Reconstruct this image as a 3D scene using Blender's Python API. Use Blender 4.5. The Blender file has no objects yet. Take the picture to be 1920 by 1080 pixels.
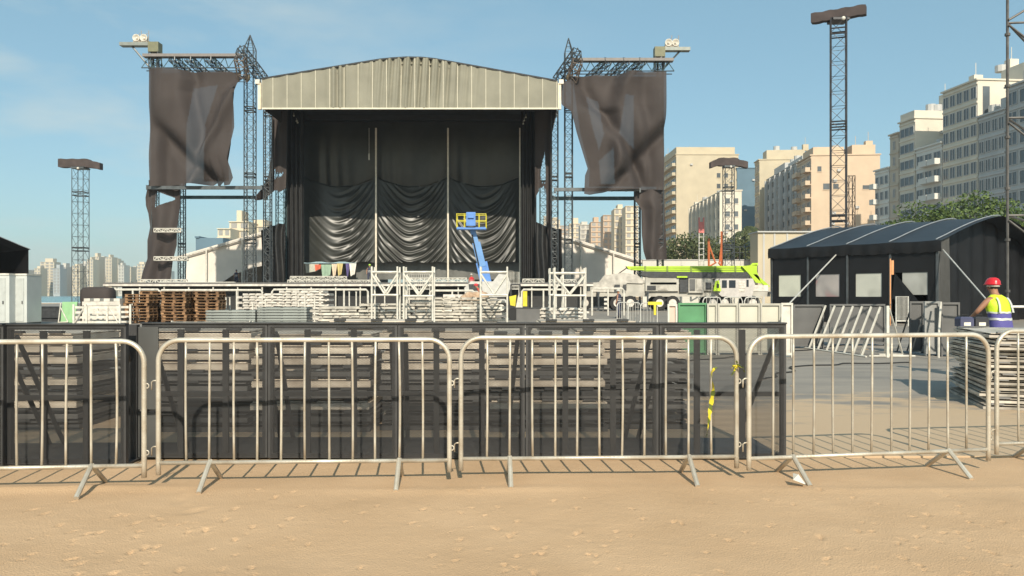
import bpy, bmesh, math, random
import numpy as np
from mathutils import Vector, Matrix
R = math.radians
S = bpy.context.scene
C = S.collection
random.seed(7); np.random.seed(7)

# ---------------------------------------------------------------- camera, world, sun, exposure
H = 1.45; F = 1500.0; HZ = 553.0
cam = bpy.data.objects.new('camera', bpy.data.cameras.new('camera')); C.objects.link(cam)
cam.location = (0, 0, H); cam.rotation_euler = (R(90), 0, 0)
cam.data.sensor_width = 36; cam.data.lens = 36*F/1920
cam.data.shift_y = (HZ-540)/1920
cam.data.clip_start = .1; cam.data.clip_end = 6000
S.camera = cam
SUN_EL, SUN_AZ = R(33), R(173.5)          # azimuth clockwise from +Y
w = bpy.data.worlds.new('World'); S.world = w; w.use_nodes = True
nt = w.node_tree; nt.nodes.clear()
def nd(t, k, **kw):
    n = t.nodes.new(k)
    for a, b in kw.items(): setattr(n, a, b)
    return n
wo = nd(nt, 'ShaderNodeOutputWorld'); bg = nd(nt, 'ShaderNodeBackground'); bg.inputs[1].default_value = .108
sky = nd(nt, 'ShaderNodeTexSky', sky_type='NISHITA', sun_disc=False, sun_elevation=SUN_EL, sun_rotation=SUN_AZ)
sky.air_density = 1.0; sky.dust_density = 1.0; sky.ozone_density = 1.3
tcw = nd(nt, 'ShaderNodeTexCoord'); mpw = nd(nt, 'ShaderNodeMapping'); mpw.inputs['Scale'].default_value = (1.6, 1.6, 5.5)
nzw = nd(nt, 'ShaderNodeTexNoise'); nzw.inputs['Scale'].default_value = 2.6; nzw.inputs['Detail'].default_value = 6; nzw.inputs['Roughness'].default_value = .55
rpw = nd(nt, 'ShaderNodeValToRGB'); rpw.color_ramp.elements[0].position = .44; rpw.color_ramp.elements[1].position = .70
mxw = nd(nt, 'ShaderNodeMix', data_type='RGBA'); mxw.inputs[7].default_value = (5.6, 5.5, 5.4, 1)
sep = nd(nt, 'ShaderNodeSeparateXYZ'); mlt = nd(nt, 'ShaderNodeMapRange'); mlt.inputs[1].default_value = .15; mlt.inputs[2].default_value = -.6
mlt.inputs[3].default_value = .0; mlt.inputs[4].default_value = .75
mul = nd(nt, 'ShaderNodeMath', operation='MULTIPLY')
L = nt.links.new
L(tcw.outputs['Generated'], mpw.inputs[0]); L(mpw.outputs[0], nzw.inputs['Vector']); L(nzw.outputs[0], rpw.inputs[0])
L(tcw.outputs['Generated'], sep.inputs[0]); L(sep.outputs[0], mlt.inputs[0]); L(rpw.outputs[0], mul.inputs[0]); L(mlt.outputs[0], mul.inputs[1])
L(mul.outputs[0], mxw.inputs[0]); cmp_ = nd(nt, 'ShaderNodeMix', data_type='RGBA'); cmp_.inputs[0].default_value = .45; cmp_.inputs[7].default_value = (2.55, 4.15, 5.0, 1); L(sky.outputs[0], cmp_.inputs[6]); L(cmp_.outputs[2], mxw.inputs[6]); tn = nd(nt, 'ShaderNodeMix', data_type='RGBA', blend_type='MULTIPLY'); tn.inputs[0].default_value = 1; tn.inputs[7].default_value = (.89, .99, .955, 1); L(mxw.outputs[2], tn.inputs[6]); L(tn.outputs[2], bg.inputs[0]); L(bg.outputs[0], wo.inputs[0])
sl = bpy.data.lights.new('sun', 'SUN'); sl.energy = 4.2; sl.angle = R(.5); sl.color = (1, .90, .74)
so = bpy.data.objects.new('sun', sl); C.objects.link(so)
tosun = Vector((math.sin(SUN_AZ)*math.cos(SUN_EL), math.cos(SUN_AZ)*math.cos(SUN_EL), math.sin(SUN_EL)))
so.rotation_euler = tosun.to_track_quat('Z', 'Y').to_euler(); so.location = tosun*50
S.view_settings.view_transform = 'Standard'; S.view_settings.look = 'None'; S.view_settings.exposure = 0.36; S.view_settings.gamma = 1
S.render.engine = 'CYCLES'
try: S.cycles.transparent_max_bounces = 24; S.cycles.max_bounces = 6
except Exception: pass

# ---------------------------------------------------------------- helpers
def P(px, py, Y): return Vector(((px-960)*Y/F, Y, H-(py-HZ)*Y/F))
def PX(px, Y): return (px-960)*Y/F
def PZ(py, Y): return H-(py-HZ)*Y/F
MATS = {}
def mat(name, col, rough=.7, metal=0, var=.12, scale=3, bump=.0, bscale=40, alpha=1, spec=.5, col2=None, detail=5, stretch=(1,1,1), orand=0):
    if name in MATS: return MATS[name]
    m = bpy.data.materials.new(name); m.use_nodes = True; t = m.node_tree
    b = t.nodes['Principled BSDF']; b.inputs['Roughness'].default_value = rough; b.inputs['Metallic'].default_value = metal
    b.inputs['Specular IOR Level'].default_value = spec
    tc = nd(t, 'ShaderNodeTexCoord'); mp = nd(t, 'ShaderNodeMapping'); mp.inputs['Scale'].default_value = stretch
    t.links.new(tc.outputs['Object'], mp.inputs[0])
    nz = nd(t, 'ShaderNodeTexNoise'); nz.inputs['Scale'].default_value = scale; nz.inputs['Detail'].default_value = detail
    t.links.new(mp.outputs[0], nz.inputs['Vector'])
    rp = nd(t, 'ShaderNodeValToRGB'); e = rp.color_ramp.elements
    e[0].position = .3; e[1].position = .7
    c2 = col2 or tuple(min(1, c*(1+var)) for c in col)
    e[0].color = (*[c*(1-var) for c in col], 1); e[1].color = (*c2, 1)
    t.links.new(nz.outputs[0], rp.inputs[0]); t.links.new(rp.outputs[0], b.inputs['Base Color'])
    if orand:
        oi = nd(t, 'ShaderNodeObjectInfo'); hv = nd(t, 'ShaderNodeHueSaturation'); mr_ = nd(t, 'ShaderNodeMapRange'); mr_.inputs[3].default_value = 1-orand; mr_.inputs[4].default_value = 1+orand
        t.links.new(oi.outputs['Random'], mr_.inputs[0]); t.links.new(mr_.outputs[0], hv.inputs['Value']); t.links.new(rp.outputs[0], hv.inputs['Color']); t.links.new(hv.outputs[0], b.inputs['Base Color'])
    if bump:
        n2 = nd(t, 'ShaderNodeTexNoise'); n2.inputs['Scale'].default_value = bscale; n2.inputs['Detail'].default_value = 4
        t.links.new(mp.outputs[0], n2.inputs['Vector'])
        bp = nd(t, 'ShaderNodeBump'); bp.inputs['Strength'].default_value = bump; bp.inputs['Distance'].default_value = .02
        t.links.new(n2.outputs[0], bp.inputs['Height']); t.links.new(bp.outputs[0], b.inputs['Normal'])
    if alpha < 1: b.inputs['Alpha'].default_value = alpha
    MATS[name] = m; return m

class MB:
    def __init__(s): s.v = []; s.f = []; s.mi = []; s.m = 0; s.smooth = False; s.sm = []
    def add(s, vs, fs):
        b = len(s.v); s.v += [tuple(v) for v in vs]
        for f in fs: s.f.append(tuple(b+i for i in f)); s.mi.append(s.m); s.sm.append(s.smooth)
    def box(s, c, d, rz=0, M=None):
        x, y, z = d[0]/2, d[1]/2, d[2]/2
        vs = [Vector((a*x, b*y, e*z)) for e in (-1, 1) for b in (-1, 1) for a in (-1, 1)]
        if rz: vs = [Matrix.Rotation(rz, 3, 'Z') @ v for v in vs]
        if M is not None: vs = [M @ v for v in vs]
        vs = [v+Vector(c) for v in vs]
        s.add(vs, [(0,2,3,1), (4,5,7,6), (0,1,5,4), (2,6,7,3), (0,4,6,2), (1,3,7,5)])
    def bx(s, x0, x1, y0, y1, z0, z1): s.box(((x0+x1)/2, (y0+y1)/2, (z0+z1)/2), (abs(x1-x0), abs(y1-y0), abs(z1-z0)))
    def tube(s, p, q, r, n=6, r2=None, cap=True):
        p = Vector(p); q = Vector(q); d = q-p
        if d.length < 1e-6: return
        d.normalize(); a = d.orthogonal().normalized(); b = d.cross(a); r2 = r if r2 is None else r2
        vs = []
        for c, rr in ((p, r), (q, r2)):
            for i in range(n):
                t = 2*math.pi*(i+.5)/n; vs.append(c+a*math.cos(t)*rr+b*math.sin(t)*rr)
        fs = [(i, (i+1) % n, n+(i+1) % n, n+i) for i in range(n)]
        if cap: fs += [tuple(range(n-1, -1, -1)), tuple(range(n, 2*n))]
        s.add(vs, fs)
    def path(s, pts, r, n=8, close=False):
        pts = [Vector(p) for p in pts]; N = len(pts); vs = []; a = None
        for i, p in enumerate(pts):
            if close: d = pts[(i+1) % N]-pts[i-1]
            else: d = pts[min(i+1, N-1)]-pts[max(i-1, 0)]
            d.normalize()
            if a is None: a = d.orthogonal().normalized()
            a = (a-d*a.dot(d)).normalized(); b = d.cross(a)
            rr = r[i] if isinstance(r, (list, tuple)) else r
            for k in range(n):
                t = 2*math.pi*k/n; vs.append(p+a*math.cos(t)*rr+b*math.sin(t)*rr)
        fs = []
        for i in range(N if close else N-1):
            j = (i+1) % N
            fs += [(i*n+k, i*n+(k+1) % n, j*n+(k+1) % n, j*n+k) for k in range(n)]
        if not close: fs += [tuple(range(n-1, -1, -1)), tuple((N-1)*n+k for k in range(n))]
        s.add(vs, fs)
    def loft(s, rings, cap=True):
        n = len(rings[0]); vs = [v for r in rings for v in r]; fs = []
        for i in range(len(rings)-1): fs += [(i*n+k, i*n+(k+1) % n, (i+1)*n+(k+1) % n, (i+1)*n+k) for k in range(n)]
        if cap: fs += [tuple(range(n-1, -1, -1)), tuple((len(rings)-1)*n+k for k in range(n))]
        s.add(vs, fs)
    def prism(s, poly, y0, y1):                      # outline of (x,z) pushed along y
        n = len(poly); vs = [(x, y0, z) for x, z in poly]+[(x, y1, z) for x, z in poly]
        s.add(vs, [tuple(range(n)), tuple(range(2*n-1, n-1, -1))]+[(i, n+i, n+(i+1) % n, (i+1) % n) for i in range(n)])
    def sphere(s, c, r, n=12, m=8, sc=(1,1,1), z0=-1):
        c = Vector(c); rings = []
        for j in range(m+1):
            t = math.pi*j/m
            z = -math.cos(t)
            if z < z0: continue
            rings.append([c+Vector((math.sin(t)*math.cos(2*math.pi*k/n)*r*sc[0]+1e-6*k, math.sin(t)*math.sin(2*math.pi*k/n)*r*sc[1], z*r*sc[2])) for k in range(n)])
        s.loft(rings)
    def build(s, name, m, parent=None, local=False, loc=None):
        me = bpy.data.meshes.new(name)
        off = Vector((0,0,0))
        if loc is not None: off = Vector(loc)
        elif parent is not None and not local:
            p = parent
            while p.parent: p = p.parent
            off = p.location
        me.from_pydata([(a[0]-off[0], a[1]-off[1], a[2]-off[2]) for a in s.v], [], s.f)
        for q in (m if isinstance(m, (list, tuple)) else [m]): me.materials.append(q)
        me.polygons.foreach_set('material_index', s.mi); me.polygons.foreach_set('use_smooth', s.sm); me.update()
        o = bpy.data.objects.new(name, me); C.objects.link(o)
        if parent is not None: o.parent = parent
        if loc is not None: o.location = loc
        return o
def tag(o, label=None, cat=None, group=None, kind=None):
    if label: o['label'] = label
    if cat: o['category'] = cat
    if group: o['group'] = group
    if kind: o['kind'] = kind
    return o
def thing(name, loc, label, cat, group=None, rz=0):
    o = bpy.data.objects.new(name, None); C.objects.link(o); o.location = loc; o.rotation_euler = (0, 0, rz); o.empty_display_size = .2
    return tag(o, label, cat, group)
def copy_tree(o, parent=None):
    c = o.copy(); C.objects.link(c)
    if parent is not None: c.parent = parent
    for ch in list(o.children): copy_tree(ch, c)
    return c
def inst(o, parent, loc, rz=0, sc=None):
    c = o.copy(); C.objects.link(c); c.parent = parent; c.location = loc; c.rotation_euler = (0, 0, rz)
    if sc: c.scale = sc
    return c
def lerp(tab, t):
    if t <= tab[0][0]: return tab[0][1]
    for (a, b), (c, d) in zip(tab, tab[1:]):
        if t <= c: return b+(d-b)*(t-a)/(c-a)
    return tab[-1][1]
ORD = ['bottom', 'second from bottom', 'third from bottom', 'fourth from bottom', 'fifth from bottom', 'sixth from bottom', 'seventh from bottom', 'eighth from bottom', 'ninth from bottom', 'tenth from bottom', 'eleventh from bottom', 'twelfth from bottom', 'thirteenth from bottom']
def ordn(k, n): return 'topmost' if k == n-1 else ORD[k]
NTH = ['first', 'second', 'third', 'fourth', 'fifth', 'sixth', 'seventh', 'eighth', 'ninth', 'tenth', 'eleventh', 'twelfth', 'thirteenth', 'fourteenth', 'fifteenth', 'sixteenth', 'seventeenth', 'eighteenth']

# ---- materials
M_galv = mat('galvanised_steel', (.42, .35, .26), .40, .4, .05, 5, bump=.15, bscale=60, col2=(.62, .59, .51), orand=.12)
M_alu = mat('aluminium', (.62, .60, .55), .4, .4, .15, 6)
M_white = mat('white_painted_steel', (.60, .57, .50), .5, 0, .2, 5)
M_dark = mat('dark_steel', (.05, .052, .055), .5, .3, .3, 6)
M_truss = mat('dark_grey_truss', (.085, .095, .10), .45, .3, .3, 2)
M_bluetruss = mat('grey_green_steel', (.07, .11, .115), .5, .2, .2, 2)
M_black = mat('black_fabric', (.018, .018, .018), .55, 0, .3, 1.2, bump=.2, bscale=6)
M_satin = mat('black_satin', (.024, .025, .021), .38, 0, .25, .8, spec=.5)
M_brown = mat('brown_scrim', (.046, .036, .033), .8, 0, .16, .35, bump=.2, bscale=3)
M_brown2 = mat('thin_brown_scrim', (.046, .036, .033), .8, 0, .16, .35, bump=.2, bscale=3, alpha=.93)
M_fascia = mat('fascia_canvas', (.225, .215, .165), .7, 0, .12, .6, bump=.25, bscale=2)
M_seam = mat('pale_seam', (.62, .58, .46), .6)
M_tentwhite = mat('white_tent_canvas', (.68, .62, .55), .6, 0, .10, .5, bump=.3, bscale=1.2)
M_tentblack = mat('black_tent_vinyl', (.011, .011, .012), .5, 0, .3, .8, bump=.3, bscale=2, spec=.3)
M_blue = mat('blue_paint', (.06, .20, .50), .4)
M_yellow = mat('yellow_paint', (.62, .53, .03), .5)
M_lime = mat('lime_paint', (.50, .75, .03), .4)
M_red = mat('red_plastic', (.62, .02, .03), .3)
M_rubber = mat('rubber', (.02, .02, .02), .8)
M_greenp = mat('green_panel', (.085, .25, .115), .5, 0, .15, 3)
M_glass = mat('dark_glass', (.035, .045, .055), .12, 0, .2, .3, spec=.8)
M_wood = mat('pallet_wood', (.17, .085, .042), .85, 0, .35, 4, col2=(.34, .20, .10), stretch=(1, 6, 6), orand=.4)
M_greyp = mat('grey_panel', (.115, .113, .11), .6, 0, .15, 2)
M_paleb = mat('pale_barricade', (.60, .56, .50), .55, .1, .25, 3)
M_skin = mat('skin', (.35, .17, .10), .6)

# ---------------------------------------------------------------- ground, floor covering, sea
def vnoise(x, y, seed=0):
    xi = np.floor(x).astype(np.int64); yi = np.floor(y).astype(np.int64); fx = x-xi; fy = y-yi
    fx = fx*fx*(3-2*fx); fy = fy*fy*(3-2*fy)
    def h(a, b):
        n = (a*374761393+b*668265263+seed*1442695041) & 0x7fffffff
        n = ((n ^ (n >> 13))*1274126177) & 0x7fffffff
        return ((n ^ (n >> 16)) & 0xffff)/65535.0
    return (h(xi,yi)*(1-fx)+h(xi+1,yi)*fx)*(1-fy)+(h(xi,yi+1)*(1-fx)+h(xi+1,yi+1)*fx)*fy-.5
def grade(lo, hi, step, far_lo, far_hi, k=1.28):
    a = list(np.arange(lo, hi, step)); s = step; x = a[-1]
    while x < far_hi: s *= k; x += s; a.append(min(x, far_hi))
    s = step; x = lo; b = []
    while x > far_lo: s *= k; x -= s; b.append(max(x, far_lo))
    return np.array(b[::-1]+a)
def sand_z(X, Y):
    z = .030*vnoise(X*.9, Y*.9, 1)+.006*vnoise(X*3.1, Y*3.1, 2)+.0022*vnoise(X*7, Y*9, 3)+.0016*vnoise(X*15, Y*20, 4)+.0016*vnoise(X*34, Y*38, 5)
    rs = np.random.RandomState(3)
    for k in range(330):
        cx = rs.uniform(-3.6, 4.6); cy = 3.9+2.1*rs.rand()**1.25
        if rs.rand() < .35: cx = rs.choice([-2.2, -1.9, .2, 1.9, 3.0])+rs.normal()*.35; cy = rs.choice([4.2, 4.6, 5.0])+rs.normal()*.12
        big = rs.rand() < .02
        ax = rs.uniform(.006, .013) if not big else rs.uniform(.03, .06); ay = ax*rs.uniform(1.4, 4.0); d = ax*(1.6 if not big else .22); th = rs.normal()*.4
        m = (np.abs(X-cx) < ay*3.5) & (np.abs(Y-cy) < ay*3.5)
        if not m.any(): continue
        dx = X[m]-cx; dy = Y[m]-cy; u = dx*math.cos(th)+dy*math.sin(th); v = -dx*math.sin(th)+dy*math.cos(th)
        q = (u/ax)**2+(v/ay)**2
        z[m] += -d*np.exp(-q)+d*.22*np.exp(-(np.sqrt(q)-1.7)**2*2.2)
    fade = np.clip((8.5-Y)/2.0, 0, 1)*np.clip((Y-1)/1, 0, 1)
    near = np.exp(-((Y-6.25)/.35)**2)
    z *= fade*(1-.5*near)
    # low drift ridge just in front of the barrier feet
    z += .022*np.exp(-((Y-5.98-.05*np.sin(X*1.7))/.09)**2)*(.5+vnoise(X*1.3, Y*0, 8))*fade
    return z
def make_ground():
    xs = grade(-3.9, 5.0, .0165, -1500, 1500); ys = grade(3.75, 6.9, .0165, -60, 1290)
    X, Y = np.meshgrid(xs, ys); Z = sand_z(X, Y)
    ny, nx = X.shape
    me = bpy.data.meshes.new('ground')
    co = np.stack([X, Y, Z], -1).reshape(-1, 3)
    i = (np.arange(ny-1)[:, None]*nx+np.arange(nx-1)[None, :]).reshape(-1)
    q = np.stack([i, i+1, i+nx+1, i+nx], -1)
    me.vertices.add(len(co)); me.vertices.foreach_set('co', co.ravel())
    me.loops.add(q.size); me.loops.foreach_set('vertex_index', q.ravel().astype(np.int32))
    me.polygons.add(len(q)); me.polygons.foreach_set('loop_start', np.arange(0, q.size, 4, dtype=np.int32)); me.polygons.foreach_set('loop_total', np.full(len(q), 4, dtype=np.int32))
    me.polygons.foreach_set('use_smooth', np.ones(len(q), dtype=bool))
    me.update(calc_edges=True)
    m = mat('sand', (.535, .353, .200), .95, 0, .06, 1.3, bump=.45, bscale=90, col2=(.585, .395, .232))
    me.materials.append(m)
    o = bpy.data.objects.new('ground', me); C.objects.link(o); tag(o, kind='structure'); return o
make_ground()
# worn grey floor covering of the site with sand drifted over it
def floor_mat():
    m = bpy.data.materials.new('grey_floor_covering'); m.use_nodes = True; t = m.node_tree; b = t.nodes['Principled BSDF']; b.inputs['Roughness'].default_value = .75
    tc = nd(t, 'ShaderNodeTexCoord'); sp = nd(t, 'ShaderNodeSeparateXYZ'); t.links.new(tc.outputs['Object'], sp.inputs[0])
    mr = nd(t, 'ShaderNodeMapRange'); mr.inputs[1].default_value = 6.8; mr.inputs[2].default_value = 13.5; mr.inputs[3].default_value = .98; mr.inputs[4].default_value = .26
    t.links.new(sp.outputs[1], mr.inputs[0])
    mp = nd(t, 'ShaderNodeMapping'); mp.inputs['Scale'].default_value = (.55, 1.5, 1); t.links.new(tc.outputs['Object'], mp.inputs[0])
    nz = nd(t, 'ShaderNodeTexNoise'); nz.inputs['Scale'].default_value = 1.6; nz.inputs['Detail'].default_value = 7; nz.inputs['Roughness'].default_value = .62; t.links.new(mp.outputs[0], nz.inputs['Vector'])
    a = nd(t, 'ShaderNodeMath', operation='ADD'); t.links.new(mr.outputs[0], a.inputs[0]); t.links.new(nz.outputs[0], a.inputs[1])
    rp = nd(t, 'ShaderNodeValToRGB'); e = rp.color_ramp.elements; e[0].position = .86; e[1].position = 1.12; e[1].position = 1.0
    sb = nd(t, 'ShaderNodeMath', operation='MULTIPLY'); sb.inputs[1].default_value = .88; t.links.new(a.outputs[0], sb.inputs[0]); t.links.new(sb.outputs[0], rp.inputs[0])
    n2 = nd(t, 'ShaderNodeTexNoise'); n2.inputs['Scale'].default_value = .8; n2.inputs['Detail'].default_value = 8; t.links.new(mp.outputs[0], n2.inputs['Vector'])
    g = nd(t, 'ShaderNodeValToRGB'); g.color_ramp.elements[0].position = .3; g.color_ramp.elements[1].position = .72; g.color_ramp.elements[0].color = (.20, .182, .16, 1); g.color_ramp.elements[1].color = (.33, .29, .24, 1)
    t.links.new(n2.outputs[0], g.inputs[0])
    mx = nd(t, 'ShaderNodeMix', data_type='RGBA'); t.links.new(rp.outputs[0], mx.inputs[0]); t.links.new(g.outputs[0], mx.inputs[6]); mx.inputs[7].default_value = (.49, .36, .23, 1)
    t.links.new(mx.outputs[2], b.inputs['Base Color'])
    bp = nd(t, 'ShaderNodeBump'); bp.inputs['Strength'].default_value = .3; bp.inputs['Distance'].default_value = .02; t.links.new(nz.outputs[0], bp.inputs['Height']); t.links.new(bp.outputs[0], b.inputs['Normal'])
    return m
b = MB(); b.bx(-75, 90, 7.15, 240, -.02, .012); fl = b.build('floor_covering', floor_mat()); tag(fl, kind='structure')
b = MB(); b.add([(-1490, 150, .03), (-52, 150, .03), (-75, 500, .03), (-60, 1285, .03), (-1490, 1285, .03)], [(0,1,2,3,4)])
sea = b.build('sea', mat('sea_water', (.12, .26, .27), .25, 0, .2, .01, bump=.4, bscale=.4)); tag(sea, kind='structure')
b = MB(); b.add([(-1490, 140, .02), (-30, 140, .02), (-52, 150.3, .035), (-1490, 150.3, .035)], [(0,1,2,3)])
b.add([(64, -40, .02), (96, -40, .02), (76, 185, .02), (58, 185, .02)], [(0,1,2,3)]) if False else None
tag(b.build('surf', mat('sea_foam', (.75, .76, .72), .8)), kind='structure')
b = MB(); b.add([(102.0, -30, .02), (128, -30, .02), (80, 175, .02), (62, 175, .02), (66, 175, .02)][:4], [(0,1,2,3)])
tag(b.build('road', mat('asphalt', (.06, .06, .06), .85, 0, .2, 2)), kind='structure')

# ---------------------------------------------------------------- front row of crowd barriers
def barrier(p0, p1, z_top, label, lean=0):
    p0 = Vector((p0[0], p0[1], 0)); p1 = Vector((p1[0], p1[1], 0)); Lb = (p1-p0).length; u = (p1-p0).normalized()
    rz = math.atan2(u.y, u.x)
    t = thing('crowd_barrier', p0, label, 'barrier', 'crowd barriers standing in a row on the sand', rz)
    zt, zb, r, rc = z_top, .175, .019, .16
    pts = [(0, 0, .085), (0, 0, zb)]
    pts += [(rc-rc*math.cos(a), 0, zt-rc+rc*math.sin(a)) for a in [R(k*9) for k in range(0, 11)]]
    pts += [(Lb-rc+rc*math.sin(a), 0, zt-rc+rc*math.cos(a)) for a in [R(k*9) for k in range(0, 11)]]
    pts += [(Lb, 0, zb), (Lb, 0, .085)]
    b = MB(); b.smooth = True; b.path(pts, r, 10); b.build('top_frame', M_galv, t, local=True)
    b = MB(); b.smooth = True; b.tube((0, 0, zb), (Lb, 0, zb), .0165, 10); b.build('bottom_rail', M_galv, t, local=True)
    n = 11; x0 = .205 if Lb > 2.1 else .19
    rs = random.Random(int(p0.x*100))
    for k in range(n):
        x = x0+(Lb-2*x0)*k/(n-1); bb = MB(); bb.smooth = True
        top = zt-.004
        xa_ = x+rs.uniform(-.006, .006); xb_ = x+rs.uniform(-.004, .004); bw_ = rs.choice([0, .003, -.003, .007, -.005, .012 if k == 4 else .002]); bb.path([(xa_+(xb_-xa_)*q_/6+bw_*math.sin(math.pi*q_/6), bw_*.8*math.sin(math.pi*q_/6), zb+(top-zb)*q_/6) for q_ in range(7)], .0095, 8); bb.build('bar', M_galv, t, local=True)
    for x in (Lb*.175, Lb*.825):
        b = MB(); b.smooth = False
        for s in (-1, 1):
            a0 = Vector((x, 0, zb+.01)); a1 = Vector((x, s*.255, 0.004))
            b.tube(a0, a1, .019, 8)
        b.tube((x, -.13, .1), (x, .13, .1), .008, 6) if False else None
        b.build('foot', M_galv, t, local=True)
    b = MB(); b.smooth = True
    for z in (.80, .30):
        b = MB(); b.smooth = True; b.path([(0, 0, z), (-.035, 0, z), (-.05, 0, z-.01), (-.05, 0, z-.07)], .006, 6); b.build('hook', M_galv, t, local=True)
    for z in (.77, .27): b = MB(); b.smooth = True; b.path([(Lb+.017+.018*math.sin(a), 0, z+.018*math.cos(a)) for a in [R(30*q) for q in range(12)]], .005, 6, close=True); b.build('eyelet', M_galv, t, local=True)
    return t
BAR = [((-4.89, 5.78), (-2.75, 5.98), 1.105, 'steel crowd barrier cut off by the left edge of the photo'),
       ((-2.683, 6.07), (-.483, 6.17), 1.107, 'steel crowd barrier, second from left, standing left of the middle of the row'),
       ((-.397, 6.22), (1.771, 6.31), 1.117, 'steel crowd barrier at the middle of the row with yellow tape hanging on it'),
       ((1.845, 6.23), (3.93, 6.60), 1.125, 'steel crowd barrier, second from right, in front of the open grey floor'),
       ((4.15, 6.85), (6.3, 7.15), 1.14, 'steel crowd barrier cut off by the right edge in front of the pile of panels')]
for a in BAR: barrier(*a)

# hazard tape
def ribbon(pts, wd, tw=0, n=40):
    b = MB(); b.smooth = True; vs = []
    N = len(pts)
    for i in range(n):
        t = i/(n-1)*(N-1); k = min(int(t), N-2); f = t-k
        p = Vector(pts[k]).lerp(Vector(pts[k+1]), f); a = tw*t/(N-1)
        wv = Vector((math.cos(a), math.sin(a), .15))*wd*(.55+.45*abs(math.sin(i*.55)))*(1-.6*(i/(n-1))**3)
        vs += [p-wv, p+wv]
    b.add(vs, [(2*i, 2*i+1, 2*i+3, 2*i+2) for i in range(n-1)]); return b
def tape_mat():
    m = bpy.data.materials.new('yellow_tape'); m.use_nodes = True; t = m.node_tree; b = t.nodes['Principled BSDF']; b.inputs['Roughness'].default_value = .4
    tc = nd(t, 'ShaderNodeTexCoord'); wv = nd(t, 'ShaderNodeTexWave', wave_type='BANDS', bands_direction='DIAGONAL'); wv.inputs['Scale'].default_value = 5
    t.links.new(tc.outputs['Object'], wv.inputs[0]); rp = nd(t, 'ShaderNodeValToRGB'); rp.color_ramp.interpolation = 'CONSTANT'
    rp.color_ramp.elements[0].color = (.10, .13, .02, 1); rp.color_ramp.elements[1].position = .30; rp.color_ramp.elements[1].color = (.62, .52, .03, 1)
    t.links.new(wv.outputs[0], rp.inputs[0]); t.links.new(rp.outputs[0], b.inputs['Base Color']); return m
M_tape = tape_mat()
q = [P(1342, 688, 6.26), P(1334, 700, 6.25), P(1338, 730, 6.24), P(1332, 765, 6.24), P(1328, 800, 6.24), P(1325, 818, 6.23)]
o = ribbon(q, .020, 5, 60).build('barrier_tape', M_tape, loc=q[0]); tag(o, 'strip of yellow barrier tape hanging down from a barrier bar', 'tape')
o = MB(); o.smooth = True
c = P(1380, 686, 6.28)
rs = random.Random(5)
for k in range(7):
    a = rs.uniform(0, 6.28); l = rs.uniform(.03, .08)
    bb = ribbon([c+Vector((0, -.03, rs.uniform(-.02, .02))), c+Vector((math.cos(a)*l*.6, -.045, math.sin(a)*l*.6)), c+Vector((math.cos(a)*l, -.03, math.sin(a)*l-.025))], .010, 2+k, 10)
    o.add(bb.v, bb.f)
o.path([c+Vector((.022*math.cos(R(45*k)), .022*math.sin(R(45*k)), 0)) for k in range(8)], .009, 6, close=True)
tag(o.build('tape_knot', M_tape, loc=c), 'knotted end of yellow tape tied round the joint between two barriers', 'tape')
# white litter by a barrier foot
c = P(1497, 898, 6.03); b = MB(); b.add([c+Vector(v) for v in [(-.05,-.03,0), (.035,-.05,-.03), (.06,.02,-.035), (-.02,.06,.03), (0,0,.035)]], [(0,1,4), (1,2,4), (2,3,4), (3,0,4), (3,2,1,0)])
b.v = [(v[0], v[1], max(v[2], .002)) for v in b.v]
tag(b.build('paper_litter', M_white, loc=(c.x, c.y, 0)), 'crumpled white scrap lying under a barrier foot on the sand', 'litter')

# ---------------------------------------------------------------- perforated dark panels behind the barriers
def perf_mat():
    m = bpy.data.materials.new('perforated_dark_sheet'); m.use_nodes = True; t = m.node_tree; b = t.nodes['Principled BSDF']
    b.inputs['Base Color'].default_value = (.035, .035, .036, 1); b.inputs['Roughness'].default_value = .5; b.inputs['Metallic'].default_value = .2
    tc = nd(t, 'ShaderNodeTexCoord'); sp = nd(t, 'ShaderNodeSeparateXYZ'); t.links.new(tc.outputs['Object'], sp.inputs[0])
    def M(op, a, b_=None, c=None):
        n = nd(t, 'ShaderNodeMath', operation=op)
        for i, v in enumerate((a, b_, c)):
            if v is None: continue
            if isinstance(v, (int, float)): n.inputs[i].default_value = v
            else: t.links.new(v, n.inputs[i])
        return n.outputs[0]
    pitch = .0118
    x = M('DIVIDE', sp.outputs[0], pitch); z = M('DIVIDE', sp.outputs[2], pitch*.9)
    row = M('FLOOR', z); sh = M('MULTIPLY', M('MODULO', row, 2.0), .5)
    fx = M('SUBTRACT', M('FRACT', M('ADD', M('ADD', x, sh), 100)), .5); fz = M('SUBTRACT', M('FRACT', z), .5)
    r = M('SQRT', M('ADD', M('MULTIPLY', fx, fx), M('MULTIPLY', fz, fz)))
    hole = M('LESS_THAN', r, .40)
    tr = nd(t, 'ShaderNodeBsdfTransparent'); mx = nd(t, 'ShaderNodeMixShader')
    t.links.new(hole, mx.inputs[0]); t.links.new(b.outputs[0], mx.inputs[1]); t.links.new(tr.outputs[0], mx.inputs[2]); t.links.new(mx.outputs[0], t.nodes['Material Output'].inputs[0]); return m
M_perf = perf_mat()
M_pf = mat('barricade_frame_grey', (.055, .055, .056), .5, .2, .25, 5)
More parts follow.
